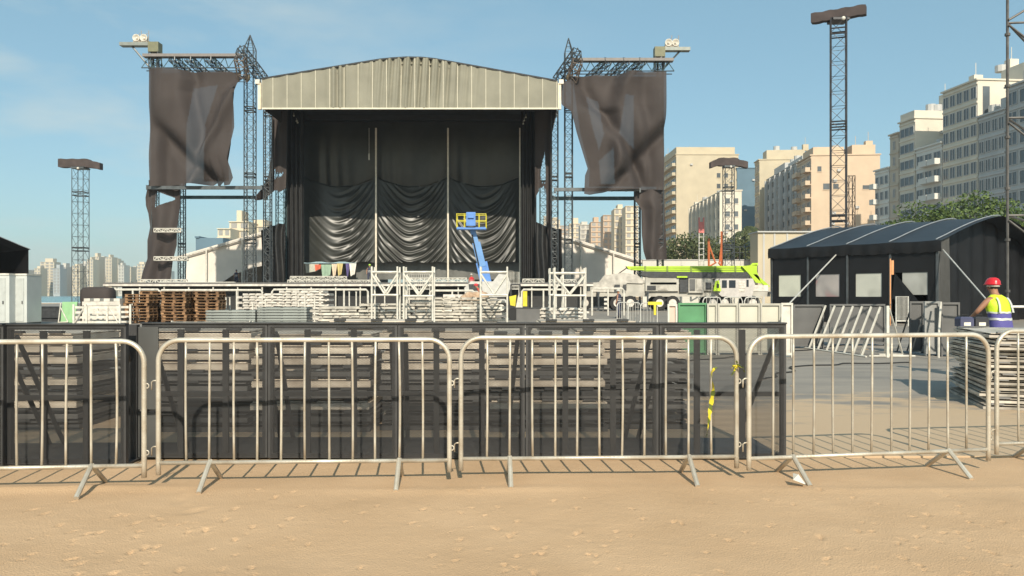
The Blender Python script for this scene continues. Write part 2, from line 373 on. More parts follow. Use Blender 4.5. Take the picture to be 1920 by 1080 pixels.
def mesh_panel(x0, x1, Y, zt, label, seed):
    t = thing('mesh_barricade', (x0, Y, 0), label, 'barricade', 'dark mesh barricades standing behind the crowd barriers')
    Lp = x1-x0
    rs = random.Random(seed)
    b = MB()
    b.bx(.0, .045, 0, .05, .02, zt); b.bx(Lp-.045, Lp, 0, .05, .02, zt); b.bx(.045, Lp-.045, .0, .05, zt-.04, zt); b.bx(.045, Lp-.045, 0, .05, .02, .06)
    b.bx(.045, Lp-.045, .012, .05, .56, .60); b.build('frame', M_pf, t, local=True)
    b = MB(); b.bx(.02, Lp-.02, -.006, -.003, .03, zt-.02); b.build('perforated_sheet', M_perf, t, local=True)
    for x in (Lp*.30, Lp*.66):
        b = MB(); b.box((x, .03, zt/2), (.05, .03, zt-.1)); b.build('upright', M_pf, t, local=True)
    for x in (.06, Lp-.06):
        b = MB(); b.tube((x, .06, zt-.1), (x-.10, .95, .03), .022, 6); b.build('brace', M_pf, t, local=True)
    b = MB(); b.bx(.0, Lp, .06, 1.0, .014, .022); b.build('base_plate', mat('base_plate', (.07, .07, .07), .5, .3, .2, 3), t, local=True)
    b = MB(); b.bx(-.006, Lp+.001, -.02, .055, zt+.001, zt+.014); b.build('top_cap', M_dark, t, local=True)
edges = [1475, 1236, 985, 745, 500, 262]
for i in range(5):
    mesh_panel(PX(edges[i+1], 7.0)+.004, PX(edges[i], 7.0)-.004, 7.0+.008*i, 1.195, ['dark mesh barricade at the right end of the row, beside the open floor', 'dark mesh barricade behind the right half of the middle barrier', 'dark mesh barricade spanning the gap between second and middle barriers', 'dark mesh barricade behind the middle of the second barrier', 'dark mesh barricade at the left end of the second barrier'][i], i)
mesh_panel(PX(10, 6.75), PX(236, 6.75), 6.75, 1.195, 'dark mesh barricade behind the right half of the leftmost barrier', 7)
mesh_panel(PX(-220, 6.7), PX(6, 6.7), 6.7, 1.195, 'dark mesh barricade cut off by the left edge of the photo', 8)
# solid narrow corner barricade in the gap
t = thing('corner_barricade', (PX(240, 7.0), 6.98, 0), 'narrow solid grey corner barricade in the gap between the two left barriers', 'barricade')
b = MB(); b.bx(0, .085, 0, .06, .02, 1.19); b.bx(.26, .345, 0, .06, .02, 1.19)if False else None; b.build('post', M_pf, t, local=True)
b = MB(); b.bx(.09, .265, .02, .03, .45, 1.17); b.bx(.09, .265, .02, .03, .03, .42); b.build('solid_sheet', mat('corner_sheet', (.075, .077, .075), .5, .1, .2, 2), t, local=True)

# cables and scraps on the grey floor
rs = random.Random(77)
M_cable = mat('black_cable', (.02, .02, .02), .6)
for i, (pts, lab) in enumerate([([(4.2, 13.5), (5.0, 14.6), (5.6, 15.9), (7.0, 16.6), (8.6, 16.9)], 'black cable snaking over the grey floor before the slanted frames'), ([(2.9, 16.0), (4.2, 17.6), (6.0, 19.5), (8.5, 21.5), (10.5, 24.5)], 'black cable curving over the floor towards the marquee'), ([(-9, 30), (-4, 31.5), (2, 31), (6, 32.5), (12, 31.5)], 'long black cable lying across the floor behind the mesh barricades')]):
    b = MB(); b.smooth = True; pp_ = []
    for k in range(len(pts)-1):
        for j in range(8):
            f = j/8; pp_.append((pts[k][0]*(1-f)+pts[k+1][0]*f+.10*math.sin((k*8+j)*.7), pts[k][1]*(1-f)+pts[k+1][1]*f+.08*math.sin((k*8+j)*1.1), .027))
    b.path(pp_, .014, 6); tag(b.build('cable', M_cable, loc=(pts[0][0], pts[0][1], .02)), lab, 'cable')
for i in range(3):
    x, y = ((3.3, 11.2), (4.4, 12.6), (9.3, 21.0))[i]; b = MB(); s_ = rs.uniform(.02, .06); b.loft([[(x+s_*math.cos(a)*rs.uniform(.7, 1.2), y+s_*math.sin(a)*rs.uniform(.7, 1.2), z) for a in [k*1.05 for k in range(6)]] for z in (.014, .014+s_*.5)])
    tag(b.build('debris_lump', mat('debris_tan', (.30, .24, .17), .9), loc=(x, y, .014)), ('small tan lump lying on the open grey floor nearest the mesh barricades', 'small tan lump on the floor halfway to the slanted frames', 'small tan lump on the floor before the grey boards by the tent')[i], 'lump', 'small lumps on the grey floor')

# ---------------------------------------------------------------- stacks of barricade panels
def panel_proto(name, Lx, Ly, h, m, mdark, notch=True, seed=0, ft=.62, seg=0):
    """one flat barricade panel lying down: two skins, edge frame with square sockets, cross bars"""
    rs = random.Random(seed)
    root = bpy.data.objects.new(name, None); C.objects.link(root)
    b = MB()
    x, y = Lx/2, Ly/2
    if seg:
        xx = -x
        while xx < x-.1:
            w_ = rs.uniform(.22, .55); z0 = rs.choice([0, 0, h*.2]); b.bx(xx, min(x, xx+w_), -y-rs.uniform(0, .03), -y+.05, z0, h*rs.uniform(.6, .8)); xx += w_+rs.uniform(.07, .14)
        b.bx(-x+.1, x-.1, -y+.06, -y+.1, 0, h*.5)
    else: b.bx(-x, x, -y, -y+.05, 0, h*ft)
    b.bx(-x, x, y-.05, y, 0, h*ft); b.bx(-x, -x+.05, -y+.05, y-.05, 0, h*ft); b.bx(x-.05, x, -y+.05, y-.05, 0, h*ft)
    b.build('frame', m, root, local=True)
    b = MB(); n = 6
    for k in range(1, n): b.bx(-x+Lx*k/n-.025, -x+Lx*k/n+.025, -y+.05, y-.05, .01, h*.6)
    b.build('cross_bar', m, root, local=True) if False else None
    b2 = MB(); b2.bx(-x+.02, x-.02, -y+.015, y-.02, h*.64, h*.74); b2.build('sheet', m, root, local=True)
    for k in range(3):
        s = MB(); cx = -x+Lx*(.14+.36*k)+rs.uniform(-.04, .04); s.bx(cx-.07, cx+.07, -y-.02, -y+.06, h*.76, h*.98)
        s.build('spacer_block', mdark, root, local=True)
    return root
def stack(proto, cx, cy, n, h, rz, where, cat, group, used, jit=.04, seed=1, sx=1, proto2=None, ntop=3):
    rs = random.Random(seed)
    for k in range(n):
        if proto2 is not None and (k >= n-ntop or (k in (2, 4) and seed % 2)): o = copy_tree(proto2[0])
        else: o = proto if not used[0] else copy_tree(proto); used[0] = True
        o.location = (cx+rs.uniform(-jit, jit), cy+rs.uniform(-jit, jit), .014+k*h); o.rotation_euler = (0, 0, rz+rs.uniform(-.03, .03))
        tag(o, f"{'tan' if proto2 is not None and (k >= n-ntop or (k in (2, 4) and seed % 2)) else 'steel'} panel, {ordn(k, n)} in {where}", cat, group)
M_st1 = mat('worn_aluminium_panel', (.42, .38, .32), .5, .25, .3, 4, col2=(.66, .59, .50), orand=.3)
M_st0 = mat('shaded_worn_steel', (.085, .082, .078), .6, .2, .4, 5, orand=.4); M_stb = mat('sunlit_tan_panel', (.60, .49, .37), .5, .1, .3, 5, col2=(.78, .68, .55), orand=.25); M_st00 = mat('dark_block', (.04, .04, .04), .7)  # fence shade painted dark on lower panels, sunlight painted tan on upper ones
M_st2 = mat('worn_grey_panel', (.19, .185, .18), .6, .2, .3, 4)
# behind the mesh: low stacks, fence shade and sunlit tops put into their colours
names = ['the mesh-veiled stack at the far left', 'the mesh-veiled stack behind the second barrier', 'the mesh-veiled stack behind the second barrier, middle one', 'the mesh-veiled stack behind the second barrier, right', 'the mesh-veiled stack behind the middle barrier, left', 'the mesh-veiled stack behind the middle barrier, right']
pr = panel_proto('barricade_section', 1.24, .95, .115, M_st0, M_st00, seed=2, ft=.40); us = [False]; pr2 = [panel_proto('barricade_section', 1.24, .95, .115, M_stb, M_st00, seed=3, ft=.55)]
cxs = [(-120, 8.9), (75, 8.9), (385, 8.75), (600, 8.75), (830, 8.85), (1020, 8.8), (1175, 8.95)]
wn = ['the mesh-veiled stack at the left photo edge']+names
for i, (px, Y) in enumerate(cxs):
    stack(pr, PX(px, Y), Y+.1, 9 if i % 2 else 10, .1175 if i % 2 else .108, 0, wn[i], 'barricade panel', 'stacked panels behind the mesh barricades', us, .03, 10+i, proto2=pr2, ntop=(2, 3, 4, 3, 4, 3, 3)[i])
for i, (px, n, nm) in enumerate([(238, 9, 'the hindmost stack right of the leftmost barrier'), (495, 8, 'the hindmost stack behind the second barrier, left one'), (715, 10, 'the hindmost stack behind the second barrier, right one'), (925, 9, 'the hindmost stack behind the middle barrier, left one'), (1098, 10, 'the hindmost stack behind the middle barrier, right one')]):
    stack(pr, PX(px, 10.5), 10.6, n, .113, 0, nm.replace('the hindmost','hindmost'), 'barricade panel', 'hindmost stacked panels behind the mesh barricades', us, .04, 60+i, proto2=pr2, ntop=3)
for q_ in list(pr2[0].children): bpy.data.objects.remove(q_)
bpy.data.objects.remove(pr2[0])
# big pile at right with the worker behind it
pr = panel_proto('floor_plate', 1.3, 2.1, .075, M_st1, M_st2, seed=4, ft=.42); us = [False]
stack(pr, 6.95, 10.95, 13, .0745, R(-17), 'the left stack of the pile before the worker', 'floor panel', 'stacked panels before the worker', us, .085, 31)
stack(pr, 8.32, 10.62, 13, .0745, R(-17), 'the right stack of the pile before the worker', 'floor panel', 'stacked panels before the worker', us, .085, 32)
# two dark cases on top of the pile
for px, lab in ((1812, 'dark blue tool box with a pale label on the pile, left one'), (1840, 'black tool box with a pale label on the pile, right one beside the worker')):
    t = thing('tool_box', (PX(px-4, 11.9), 11.9, .985), lab, 'tool box', 'tool boxes on the pile')
    b = MB(); b.bx(-.10, .10, -.08, .08, 0, .11); b.loft([[(-.1,-.08,.112), (.1,-.08,.112), (.1,.08,.112), (-.1,.08,.112)], [(-.08,-.06,.14), (.08,-.06,.14), (.08,.06,.14), (-.08,.06,.14)]]); b.build('case', mat('dark_blue_plastic' if px < 1830 else 'black_plastic', (.05, .055, .11) if px < 1830 else (.025, .025, .03), .5), t, local=True)
    b = MB(); b.bx(-.05, .05, -.084, -.081, .01, .06); b.build('sticker', M_white, t, local=True)
    b = MB(); b.path([(-.04, 0, .14), (-.04, 0, .17), (.04, 0, .17), (.04, 0, .14)], .008, 6); b.build('handle', M_rubber, t, local=True)

# mid distance stacks (about forty metres off)
M_st3 = mat('pale_panel', (.50, .465, .40), .5, .15, .3, 2.5, orand=.25)
pr = panel_proto('stage_plate', 2.3, 1.25, .15, M_st3, M_st00, seed=6, seg=1); us = [False]
for i, (px, n) in enumerate([(640, 6), (726, 7), (815, 9), (900, 9)]):
    rs = random.Random(i)
    for k in range(n):
        o = pr if not us[0] else copy_tree(pr); us[0] = True
        o.location = (PX(px, 40)+(.22 if k % 2 else -.22)+rs.uniform(-.15, .15), 40+rs.uniform(-.1, .1)-.12*k*0, .014+k*.15); o.rotation_euler.z = math.pi*(k % 2)+rs.uniform(-.03, .03)
        tag(o, f"pale stage panel, {ordn(k, n)} in the {['left', 'second', 'third', 'right'][i]} of four pale stacks", 'stage panel', 'stage panels stacked before the stage')
pr = panel_proto('stage_plate', 2.5, 1.25, .17, M_paleb, M_st00, seed=8, seg=1); us = [False]
for k in range(5):
    o = pr if not us[0] else copy_tree(pr); us[0] = True
    o.location = (PX(1050, 40)+(.1 if k % 2 else -.1), 39.5, .014+k*.17); tag(o, f'pale stage panel, {ordn(k, 5)} in the stack right of the dark case', 'stage panel', 'stage panels stacked beside the dark box')
for i, (px, n) in enumerate([(497, 10), (575, 11)]):
    for k in range(n):
        o = copy_tree(pr); o.location = (PX(px, 46)+(.18 if k % 2 else -.15), 46, .014+k*.155)
        tag(o, f"pale stage panel, {ordn(k, n)} in the {['left', 'right'][i]} pale stack behind the grey deck panels", 'stage panel', 'pale stage panels behind the grey deck panels')
M_gp = mat('grey_green_deck', (.27, .29, .27), .45, .1, .2, 1)
pr = panel_proto('deck_plate', 2.5, 1.25, .14, M_gp, M_dark, seed=9); us = [False]
for i, (px, n) in enumerate([(440, 5), (535, 6)]):
    for k in range(n):
        o = pr if not us[0] else copy_tree(pr); us[0] = True
        o.location = (PX(px, 41), 41, .014+k*.14); tag(o, f"grey deck panel, {ordn(k, n)} in the {['left', 'right'][i]} grey stack beside the pallets", 'deck panel', 'grey deck panels stacked beside the pallets')
# white profiles standing behind them
rs = random.Random(12)
for i, px in enumerate([416, 424, 431, 474, 486, 498, 560, 572, 590, 655, 668]):
    b = MB(); X = PX(px, 43); h = rs.uniform(.9, 1.5) if i < 9 else 1.6
    b.bx(X-.03, X+.03, 42.97, 43.03, .012, h); b.bx(X-.10, X+.10, 42.9, 43.1, .014, .03); b.bx(X-.045, X+.045, 42.955, 43.045, h+.001, h+.03)
    tag(b.build('white_post', M_white, loc=(X, 43, 0)), f'{NTH[i]} from left of the short white posts standing behind the grey deck panels', 'post', 'short white posts behind the grey deck panels')
# long white beams lying on the floor in front
for i, (a, c_, y) in enumerate([(322, 470, 39), (474, 905, 38.6), (985, 1100, 38.5), (1105, 1158, 38.2), (1166, 1200, 38.3)]):
    b = MB(); X0, X1 = PX(a, y), PX(c_, y); b.bx(X0, X1, y-.06, y+.06, .014, .14); b.bx(X0, X0+.04, y-.08, y+.08, .015, .2); b.bx(X1-.04, X1, y-.08, y+.08, .015, .2)
    tag(b.build('white_beam', M_white, loc=(X0, y, 0)), ['long white beam lying in front of the pallets', 'longest white beam lying in front of the pale stacks', 'white beam lying right of the dark box', 'short white beam lying beyond the right of the stacks', 'shortest white beam lying at the right end'][i], 'beam', 'white beams lying on the floor')
# dark box between
t = thing('equipment_case', (PX(990, 38.4), 38.4, .014), 'dark grey equipment case between the pale stacks', 'case')
b = MB(); b.bx(-.56, .56, -.4, .4, .08, .78); b.build('case_body', M_greyp, t, local=True)
b = MB(); b.bx(-.58, .58, -.42, .42, .785, .83); b.build('lid', M_dark, t, local=True)
for x in (-.45, .45):
    for y in (-.3, .3): b = MB(); b.tube((x-.02, y, .05), (x+.02, y, .05), .05, 10); b.build('wheel', M_rubber, t, local=True)

# ---------------------------------------------------------------- pallets
def pallet_proto():
    b = MB()
    for k in range(7): y = -.5+k/6; b.bx(-.6, .6, y-.045, y+.045, .122, .144)
    for x in (-.55, 0, .55): b.bx(x-.05, x+.05, -.55, .55, .100, .121)
    for x in (-.53, 0, .53):
        for y in (-.48, 0, .48): b.bx(x-.07, x+.07, y-.05, y+.05, .022, .0995)
    for y in (-.48, 0, .48): b.bx(-.6, .6, y-.05, y+.05, 0, .0215)
    return b.build('pallet', M_wood)
pp = pallet_proto(); used = False
pst = [(213, 44, 7, 'behind the slatted crate'), (265, 41, 10, 'left front'), (292, 42.6, 11, 'second from left'), (334, 41, 11, 'third from left'), (362, 42.3, 11, 'fourth from left'), (395, 41.3, 11, 'right end')]
for i, (px, Y, n, nm) in enumerate(pst):
    rs = random.Random(50+i)
    for k in range(n):
        o = pp if not used else pp.copy()
        if used: C.objects.link(o)
        used = True
        o.location = (PX(px, Y)+rs.uniform(-.05, .05), Y+rs.uniform(-.05, .05), .014+k*.148); o.rotation_euler = (0, 0, rs.uniform(-.03, .03)+(0, 0, R(3), 0, R(4), 0)[i])
        tag(o, f'brown wooden pallet, {ordn(k, n)} in the {nm} pallet stack', 'pallet', 'wooden pallets in stacks left of the stage')

# white slatted crates
t = thing('slatted_crate', (PX(192, 39), 39, .014), 'white slatted crate with diagonal corner braces left of the pallets', 'crate')
b = MB()
for z in (.06, .30, .54, .78): b.bx(-1.05, 1.05, -.5, -.46, z, z+.11); b.bx(-1.05, 1.05, .46, .5, z, z+.11)
b.build('slat', M_white, t, local=True)
for x in (-1.11, -.5, .5, 1.11):
    for y in (-.53, .53): b = MB(); b.bx(x-.045, x+.045, y-.028, y+.028, 0, .98 if abs(x) > 1 else .88); b.build('post', M_white, t, local=True)
for s in (-1, 1): b = MB(); b.tube((s*1.05, -.57, .1), (s*.62, -.57, .8), .035, 4); b.build('brace', M_white, t, local=True)
t = thing('white_crate', (PX(195, 40.5), 40.5, .014), 'white boxy crate with square holes standing behind the slatted crate', 'crate')
b = MB(); b.bx(-.95, .95, -.3, .3, .9, 1.10); b.bx(-.95, .95, -.3, .3, 0, .85)
b.build('crate_body', M_paleb, t, local=True)
for k in range(4): b = MB(); b.bx(-.85+k*.5, -.55+k*.5, -.32, .3, 1.1, 1.26); b.build('block', M_paleb, t, local=True)
# brown covered heap
b = MB(); b.smooth = True
rings = []
for (z, sx, sy) in [(1.02, .85, .5), (1.2, .88, .52), (1.7, .86, .5), (1.85, .75, .42), (1.9, .45, .25)]:
    rings.append([(sx*math.copysign(abs(math.cos(R(a)))**.5, math.cos(R(a)))+.02*math.sin(a), sy*math.copysign(abs(math.sin(R(a)))**.5, math.sin(R(a))), z) for a in range(0, 360, 20)])
rings.insert(0, [(x, y, .014) for x, y, z in rings[0]])
b.loft(rings); c = (PX(184, 45), 45, 0)
o = b.build('tarpaulin_heap', M_brown); o.location = c; tag(o, 'load covered with brown tarpaulin behind the white crates', 'covered load')
# green leaning sheet on frame
t = thing('green_board', (PX(125, 41), 41, .014), 'light green board leaning on a white triangular frame left of the crates', 'board')
b = MB(); b.add([(-.32,0,.02), (.38,0,.02), (.42,.25,1.08), (-.36,.25,1.08), (-.32,.03,.02), (.38,.03,.02), (.42,.28,1.08), (-.36,.28,1.08)], [(0,1,2,3), (7,6,5,4), (0,4,5,1), (1,5,6,2), (2,6,7,3), (3,7,4,0)]); b.build('board', mat('pale_green', (.24, .44, .22), .6), t, local=True)
b = MB(); b.tube((-.4,-.05,.03), (-.42,.2,1.05), .03, 4); b.tube((-.4,-.05,.03), (.1,-.07,.05), .03, 4); b.tube((-.38,.1,.8), (.1,-.07,.05), .03, 4); b.build('frame', M_white, t, local=True)
b = MB(); X = PX(98, 44); b.bx(X-.9, X+.9, 43.6, 44.4, .014, .75); b.bx(X-.95, X+.95, 43.55, 44.45, .76, .82); b.bx(X-.8, X+.8, 43.5, 43.58, .2, .6)
tag(b.build('dark_case', M_dark, loc=(X, 44, 0)), 'low dark case standing between the white cabins and the green board', 'case')

# portable white cabins on the left
for i, (a, c_, Y) in enumerate([(-75, -24, 38.6), (-22, 18, 38.3), (21, 51, 38.8)]):
    X0, X1 = PX(a, Y), PX(c_, Y); t = thing('portable_toilet', ((X0+X1)/2, Y, .014), ['white portable toilet cabin cut off by the left photo edge', 'white portable toilet cabin in the middle of the three on the left', 'white portable toilet cabin at the right of the three on the left'][i], 'toilet cabin', 'portable cabins at the left edge')
    wd = (X1-X0)/2-.015
    b = MB(); b.bx(-wd, wd, 0, 1.2, .1, 2.38); b.build('wall', mat('cabin_white', (.50, .52, .50), .45, 0, .08, 1), t, local=True)
    b = MB(); b.bx(-wd-.012, wd+.012, -.04, 1.24, 2.385, 2.47); b.build('roof', M_white, t, local=True)
    d = MB(); d.bx(-wd*.62, wd*.62, -.03, -.002, .16, 2.24); dd = d.build('door', mat('cabin_door', (.45, .47, .45), .4), t, local=True)
    d = MB(); d.bx(wd*.4, wd*.5, -.06, -.032, 1.0, 1.15); d.build('handle', M_dark, dd, local=True)
    b = MB(); b.bx(-wd, wd, .02, 1.18, 0, .095); b.build('base', M_dark, t, local=True)

# ---------------------------------------------------------------- white frames before the stage
def white_gate(px0, px1, ytop, ybot, Y, style, label):
    x0, x1, zt, zb = PX(px0, Y), PX(px1, Y), PZ(ytop, Y), max(.014, PZ(ybot, Y))
    t = thing('steel_trestle', ((x0+x1)/2, Y, 0), label, 'trestle', 'white steel frames standing before the stage')
    for dy in (0, .8):
        for x in (x0, x1): b = MB(); b.tube((x, Y+dy, .014), (x, Y+dy, zt+.25), .045, 6); b.build('post', M_white, t)
        b = MB(); b.tube((x0, Y+dy, zt), (x1, Y+dy, zt), .05, 6); b.build('rail', M_white, t); b = MB(); b.tube((x0, Y+dy, zb), (x1, Y+dy, zb), .05, 6); b.build('rail', M_white, t)
        xm = (x0+x1)/2
        if style == 'V':
            for xx in (x0, x1): b = MB(); b.tube((xx, Y+dy, zt-.1), (xm, Y+dy, zb+.05), .045, 6); b.build('diagonal', M_white, t)
        else:
            b = MB(); b.tube((x1, Y+dy, zt-.1), (x0+.2, Y+dy, zb+.05), .045, 6); b.build('diagonal', M_white, t)
    for x in (x0, x1): b = MB(); b.tube((x, Y, zt-.03), (x, Y+.8, zt-.03), .035, 6); b.tube((x, Y, zb), (x, Y+.8, zb), .035, 6); b.build('tie', M_white, t)
white_gate(697, 745, 510, 553, 36.5, 'V', 'white steel frame at the left end of the row before the stage')
white_gate(757, 811, 510, 555, 36.5, 'V', 'white steel frame standing second from left before the stage')
white_gate(901, 951, 510, 553, 37.5, 'V', 'white steel frame in front of the blue boom lift')
white_gate(1031, 1056, 512, 553, 41, 'D', 'narrow white steel frame right of the dark case')
white_gate(1040, 1098, 512, 554, 36.5, 'V', 'white steel frame with braces at the right end before the stage')
# two guard-rail pieces
def grid_gate(px0, px1, y0, y1, Y, label, n=14, m=M_white):
    x0, x1, z0, z1 = PX(px0, Y), PX(px1, Y), PZ(y1, Y), PZ(y0, Y); z0 = max(z0, .014)
    t = thing('bar_gate', (x0, Y, 0), label, 'gate', 'upright bar grilles before the stage')
    b = MB(); b.path([(x0, Y, .014), (x0, Y, z1), (x1, Y, z1), (x1, Y, .014)], .03, 6); b.tube((x0, Y, z0+.1), (x1, Y, z0+.1), .025, 6); b.build('frame', m, t)
    for k in range(1, n): b = MB(); x = x0+(x1-x0)*k/n; b.tube((x, Y, z0+.1), (x, Y, z1), .012, 5); b.build('bar', m, t)
grid_gate(764, 806, 514, 545, 52, 'fine barred grille behind the second white frame', 12)
grid_gate(952, 973, 510, 545, 52, 'fine barred grille right of the boom lift', 8)

# ---------------------------------------------------------------- lit crowd barriers around 30 m and pale panel row on the right
def small_barrier(px0, px1, Y, lab, rz=0, m=M_galv, top=None):
    wd = (px1-px0)*Y/F; t = thing('crowd_barrier', (PX(px0, Y), Y, .014), lab, 'barrier', 'crowd barriers left standing before the crane', rz)
    zt = top or 1.1
    b = MB(); b.path([(0,0,0), (0,0,zt-.15), (.05,0,zt-.03), (.15,0,zt), (wd-.15,0,zt), (wd-.05,0,zt-.03), (wd,0,zt-.15), (wd,0,0)], .022, 6); b.tube((0,0,.2), (wd,0,.2), .02, 6); b.build('top_frame', m, t, local=True)
    n = max(5, int(wd/.15))
    for k in range(1, n): b = MB(); b.tube((wd*k/n,0,.2), (wd*k/n,0,zt), .011, 4); b.build('bar', m, t, local=True)
    for x in (.2*wd, .8*wd): b = MB(); b.tube((x,-.3,0), (x,0,.22), .02, 5); b.tube((x,.3,0), (x,0,.22), .02, 5); b.build('foot', m, t, local=True)
small_barrier(1157, 1180, 36, 'small crowd barrier at the left of three before the truck crane', R(12), M_alu)
small_barrier(1177, 1201, 35, 'small crowd barrier in the middle of three before the truck crane', R(-15), M_alu)
small_barrier(1201, 1233, 34, 'small crowd barrier at the right of three before the truck crane', R(5), M_alu)
for i, (a, c_) in enumerate([(1318, 1352), (1356, 1392), (1396, 1430)]):
    small_barrier(a, c_, 30, ['crowd barrier behind the pale panels, next to the green panel', 'crowd barrier behind the middle of the pale panel row', 'crowd barrier behind the right end of the pale panel row'][i], 0, M_alu, 1.35)
# pale barricades in a row (their backs), one green
def board(px0, px1, ytop, Y, m, label, nm='barricade_board', rz=0, zt=None, frame=M_white):
    x0, x1 = PX(px0, Y), PX(px1, Y); zt = zt or PZ(ytop, Y); wd = x1-x0
    t = thing(nm, (x0, Y, .014), label, 'barricade', 'upright barricade boards on the grey floor', rz)
    b = MB(); b.bx(.0, .04, 0, .05, 0, zt); b.bx(wd-.04, wd, 0, .05, 0, zt); b.bx(.04, wd-.04, 0, .05, zt-.05, zt); b.bx(.04, wd-.04, 0, .05, .05, .1); b.build('frame', frame, t, local=True)
    b = MB(); b.bx(.03, wd-.03, .051, .065, .06, zt-.02); b.build('board', m, t, local=True)
    for x in (.05, wd-.05): b = MB(); b.tube((x, .07, zt*.85), (x, .75, .02), .02, 5); b.build('brace', frame, t, local=True)
    b = MB(); b.bx(0, wd, .07, .8, .002, .012); b.build('base_plate', frame, t, local=True)
board(1252, 1270, 571, 19, mat('pinkish_panel', (.62, .46, .38), .6), 'narrow pinkish barricade board at the left end of the pale row', frame=M_white)
board(1272, 1325, 569, 19.2, M_greenp, 'green barricade board in the pale row', frame=M_greenp)
for i, (a, c_) in enumerate([(1326, 1345), (1346, 1384), (1385, 1425), (1426, 1464)]):
    board(a, c_, 570, 19.1, mat('pale_sheet', (.55, .53, .44), .6, 0, .08, 2), ['narrow pale barricade board next to the green one', 'pale barricade board, second right of the green one', 'pale barricade board, third right of the green one', 'pale barricade board, fourth right of the green one'][i], frame=mat('pale_frame', (.42, .40, .34), .6))
board(1465, 1487, 569, 18.4, M_paleb, 'pale barricade board at the right end of the row with its post uncovered', frame=M_white)
board(1488, 1545, 572, 21.5, M_greyp, 'dark grey barricade board between the pale row and the slanted frames', frame=M_greyp)
board(1706, 1733, 566, 19.5, M_greyp, 'grey barricade board right of the tent entrance', frame=M_greyp)
board(1734, 1762, 566, 18.8, mat('mid_grey_panel', (.27, .27, .26), .6), 'lighter grey barricade board with a bright edge by the tent', frame=mat('mid_grey_panel', (.27, .27, .26), .6))
board(1765, 1800, 568, 18.6, M_greyp, 'grey barricade board nearest to the worker', frame=M_greyp)
b = MB(); b.tube(P(1764, 566, 18.5), P(1760, 632, 18.3), .025, 6); p = P(1760, 632, 18.3); b.tube(p, (p.x, p.y, .014), .025, 6)
tag(b.build('white_bar', M_white, loc=(p.x, p.y, 0)), 'single white bar leaning on a grey barricade by the tent', 'bar')

# folded barricades: slanted white frames in a row
for k in range(8):
    f = k/7; Y = 21.8-3.1*f; bx = PX(1501+16.4*k, Y); X1 = bx+.46; zt = 1.17
    t = thing('folded_barricade', (bx, Y, .014), f'{NTH[k]} from left of the slanted white barricade frames standing in a row', 'barricade', 'folded barricades with slanted white frames')
    b = MB(); b.tube((bx, Y, .03), (X1, Y+.05, zt), .027, 4); b.build('front_strut', M_white, t)
    b = MB(); b.tube((bx+.20, Y+.5, .03), (bx+.26, Y+.3, .62), .017, 4); b.build('back_strut', M_white, t)
    b = MB(); b.tube((bx, Y, .03), (bx+.20, Y+.5, .03), .018, 4); b.build('foot_rail', M_white, t)
    b = MB(); b.add([(bx+.03, Y+.04, .05), (bx+.16, Y+.42, .05), (X1, Y+.10, zt-.06), (bx+.035, Y+.055, .05), (bx+.165, Y+.435, .05), (X1+.005, Y+.115, zt-.06)], [(0,1,2), (5,4,3), (0,3,4,1), (1,4,5,2), (2,5,3,0)]); b.build('side_sheet', M_greyp, t)
Y = 18.4; x = PX(1664, Y)
t = thing('end_barricade', (x, Y, .014), 'white barricade with upright post and triangular brace at the right end of the slanted frames', 'barricade')
b = MB(); b.bx(x-.03, x+.03, Y-.03, Y+.03, .014, 1.2); b.build('post', M_white, t)
for e, q_ in ((.62, .55), (.36, .9)): b = MB(); b.tube((x+.04, Y, 1.14), (x+e, Y+q_, .03), .022, 4); b.build('strut', M_white, t)
b = MB(); b.tube((x-.42, Y, .04), (x+.64, Y, .04), .022, 4); b.build('foot_rail', M_white, t)
b = MB(); b.tube((x+.04, Y+.5, .04), (x+.6, Y+.5, .04), .02, 4); b.build('foot_rail', M_white, t)
b = MB(); p_ = P(1501, 652, 21.8); q_ = P(1624, 672, 18.4); b.tube((p_.x, p_.y-.03, .03), (q_.x, q_.y, .03), .022, 4)
tag(b.build('floor_bar', M_white, loc=(p_.x, p_.y, .014)), 'white bar lying along the feet of the slanted barricade frames', 'bar')
board(1556, 1660, 571, 22.6, M_greyp, 'wide dark grey barricade board behind the slanted white frames', frame=M_greyp)

# ---------------------------------------------------------------- lattice towers and beams
def lattice(b, p, q, wd, side=None, seg=None, r=.03, rb=.016, n=4, dbl=0):
    """square lattice from p to q, width wd"""
    p = Vector(p); q = Vector(q); d = (q-p); Ln = d.length; d.normalize()
    s = Vector(side) if side else (Vector((1,0,0)) if abs(d.x) < .8 else Vector((0,0,1)))
    s = (s-d*s.dot(d)).normalized(); t = d.cross(s); h = wd/2
    cs = [s*h+t*h, s*h-t*h, -s*h-t*h, -s*h+t*h]
    for c in cs: b.tube(p+c, q+c, r, n)
    seg = seg or wd; N = max(1, round(Ln/seg)); st = Ln/N
    for i in range(N):
        a0 = p+d*(i*st); a1 = p+d*((i+1)*st)
        for k in range(4):
            c0, c1 = cs[k], cs[(k+1) % 4]
            b.tube(a0+c0, a0+c1, rb, 3, cap=False)
            if i % 2 == 0: b.tube(a0+c0, a1+c1, rb, 3, cap=False)
            else: b.tube(a0+c1, a1+c0, rb, 3, cap=False)
    for k in range(4): b.tube(q+cs[k], q+cs[(k+1) % 4], rb, 3, cap=False)
    if dbl:
        z = dbl
        while z < Ln:
            for dz in (0, .35):
                a = p+d*(z+dz)
                for k in range(4): b.tube(a+cs[k], a+cs[(k+1) % 4], rb*2.4, 4)
            z += dbl
YS = 72.0
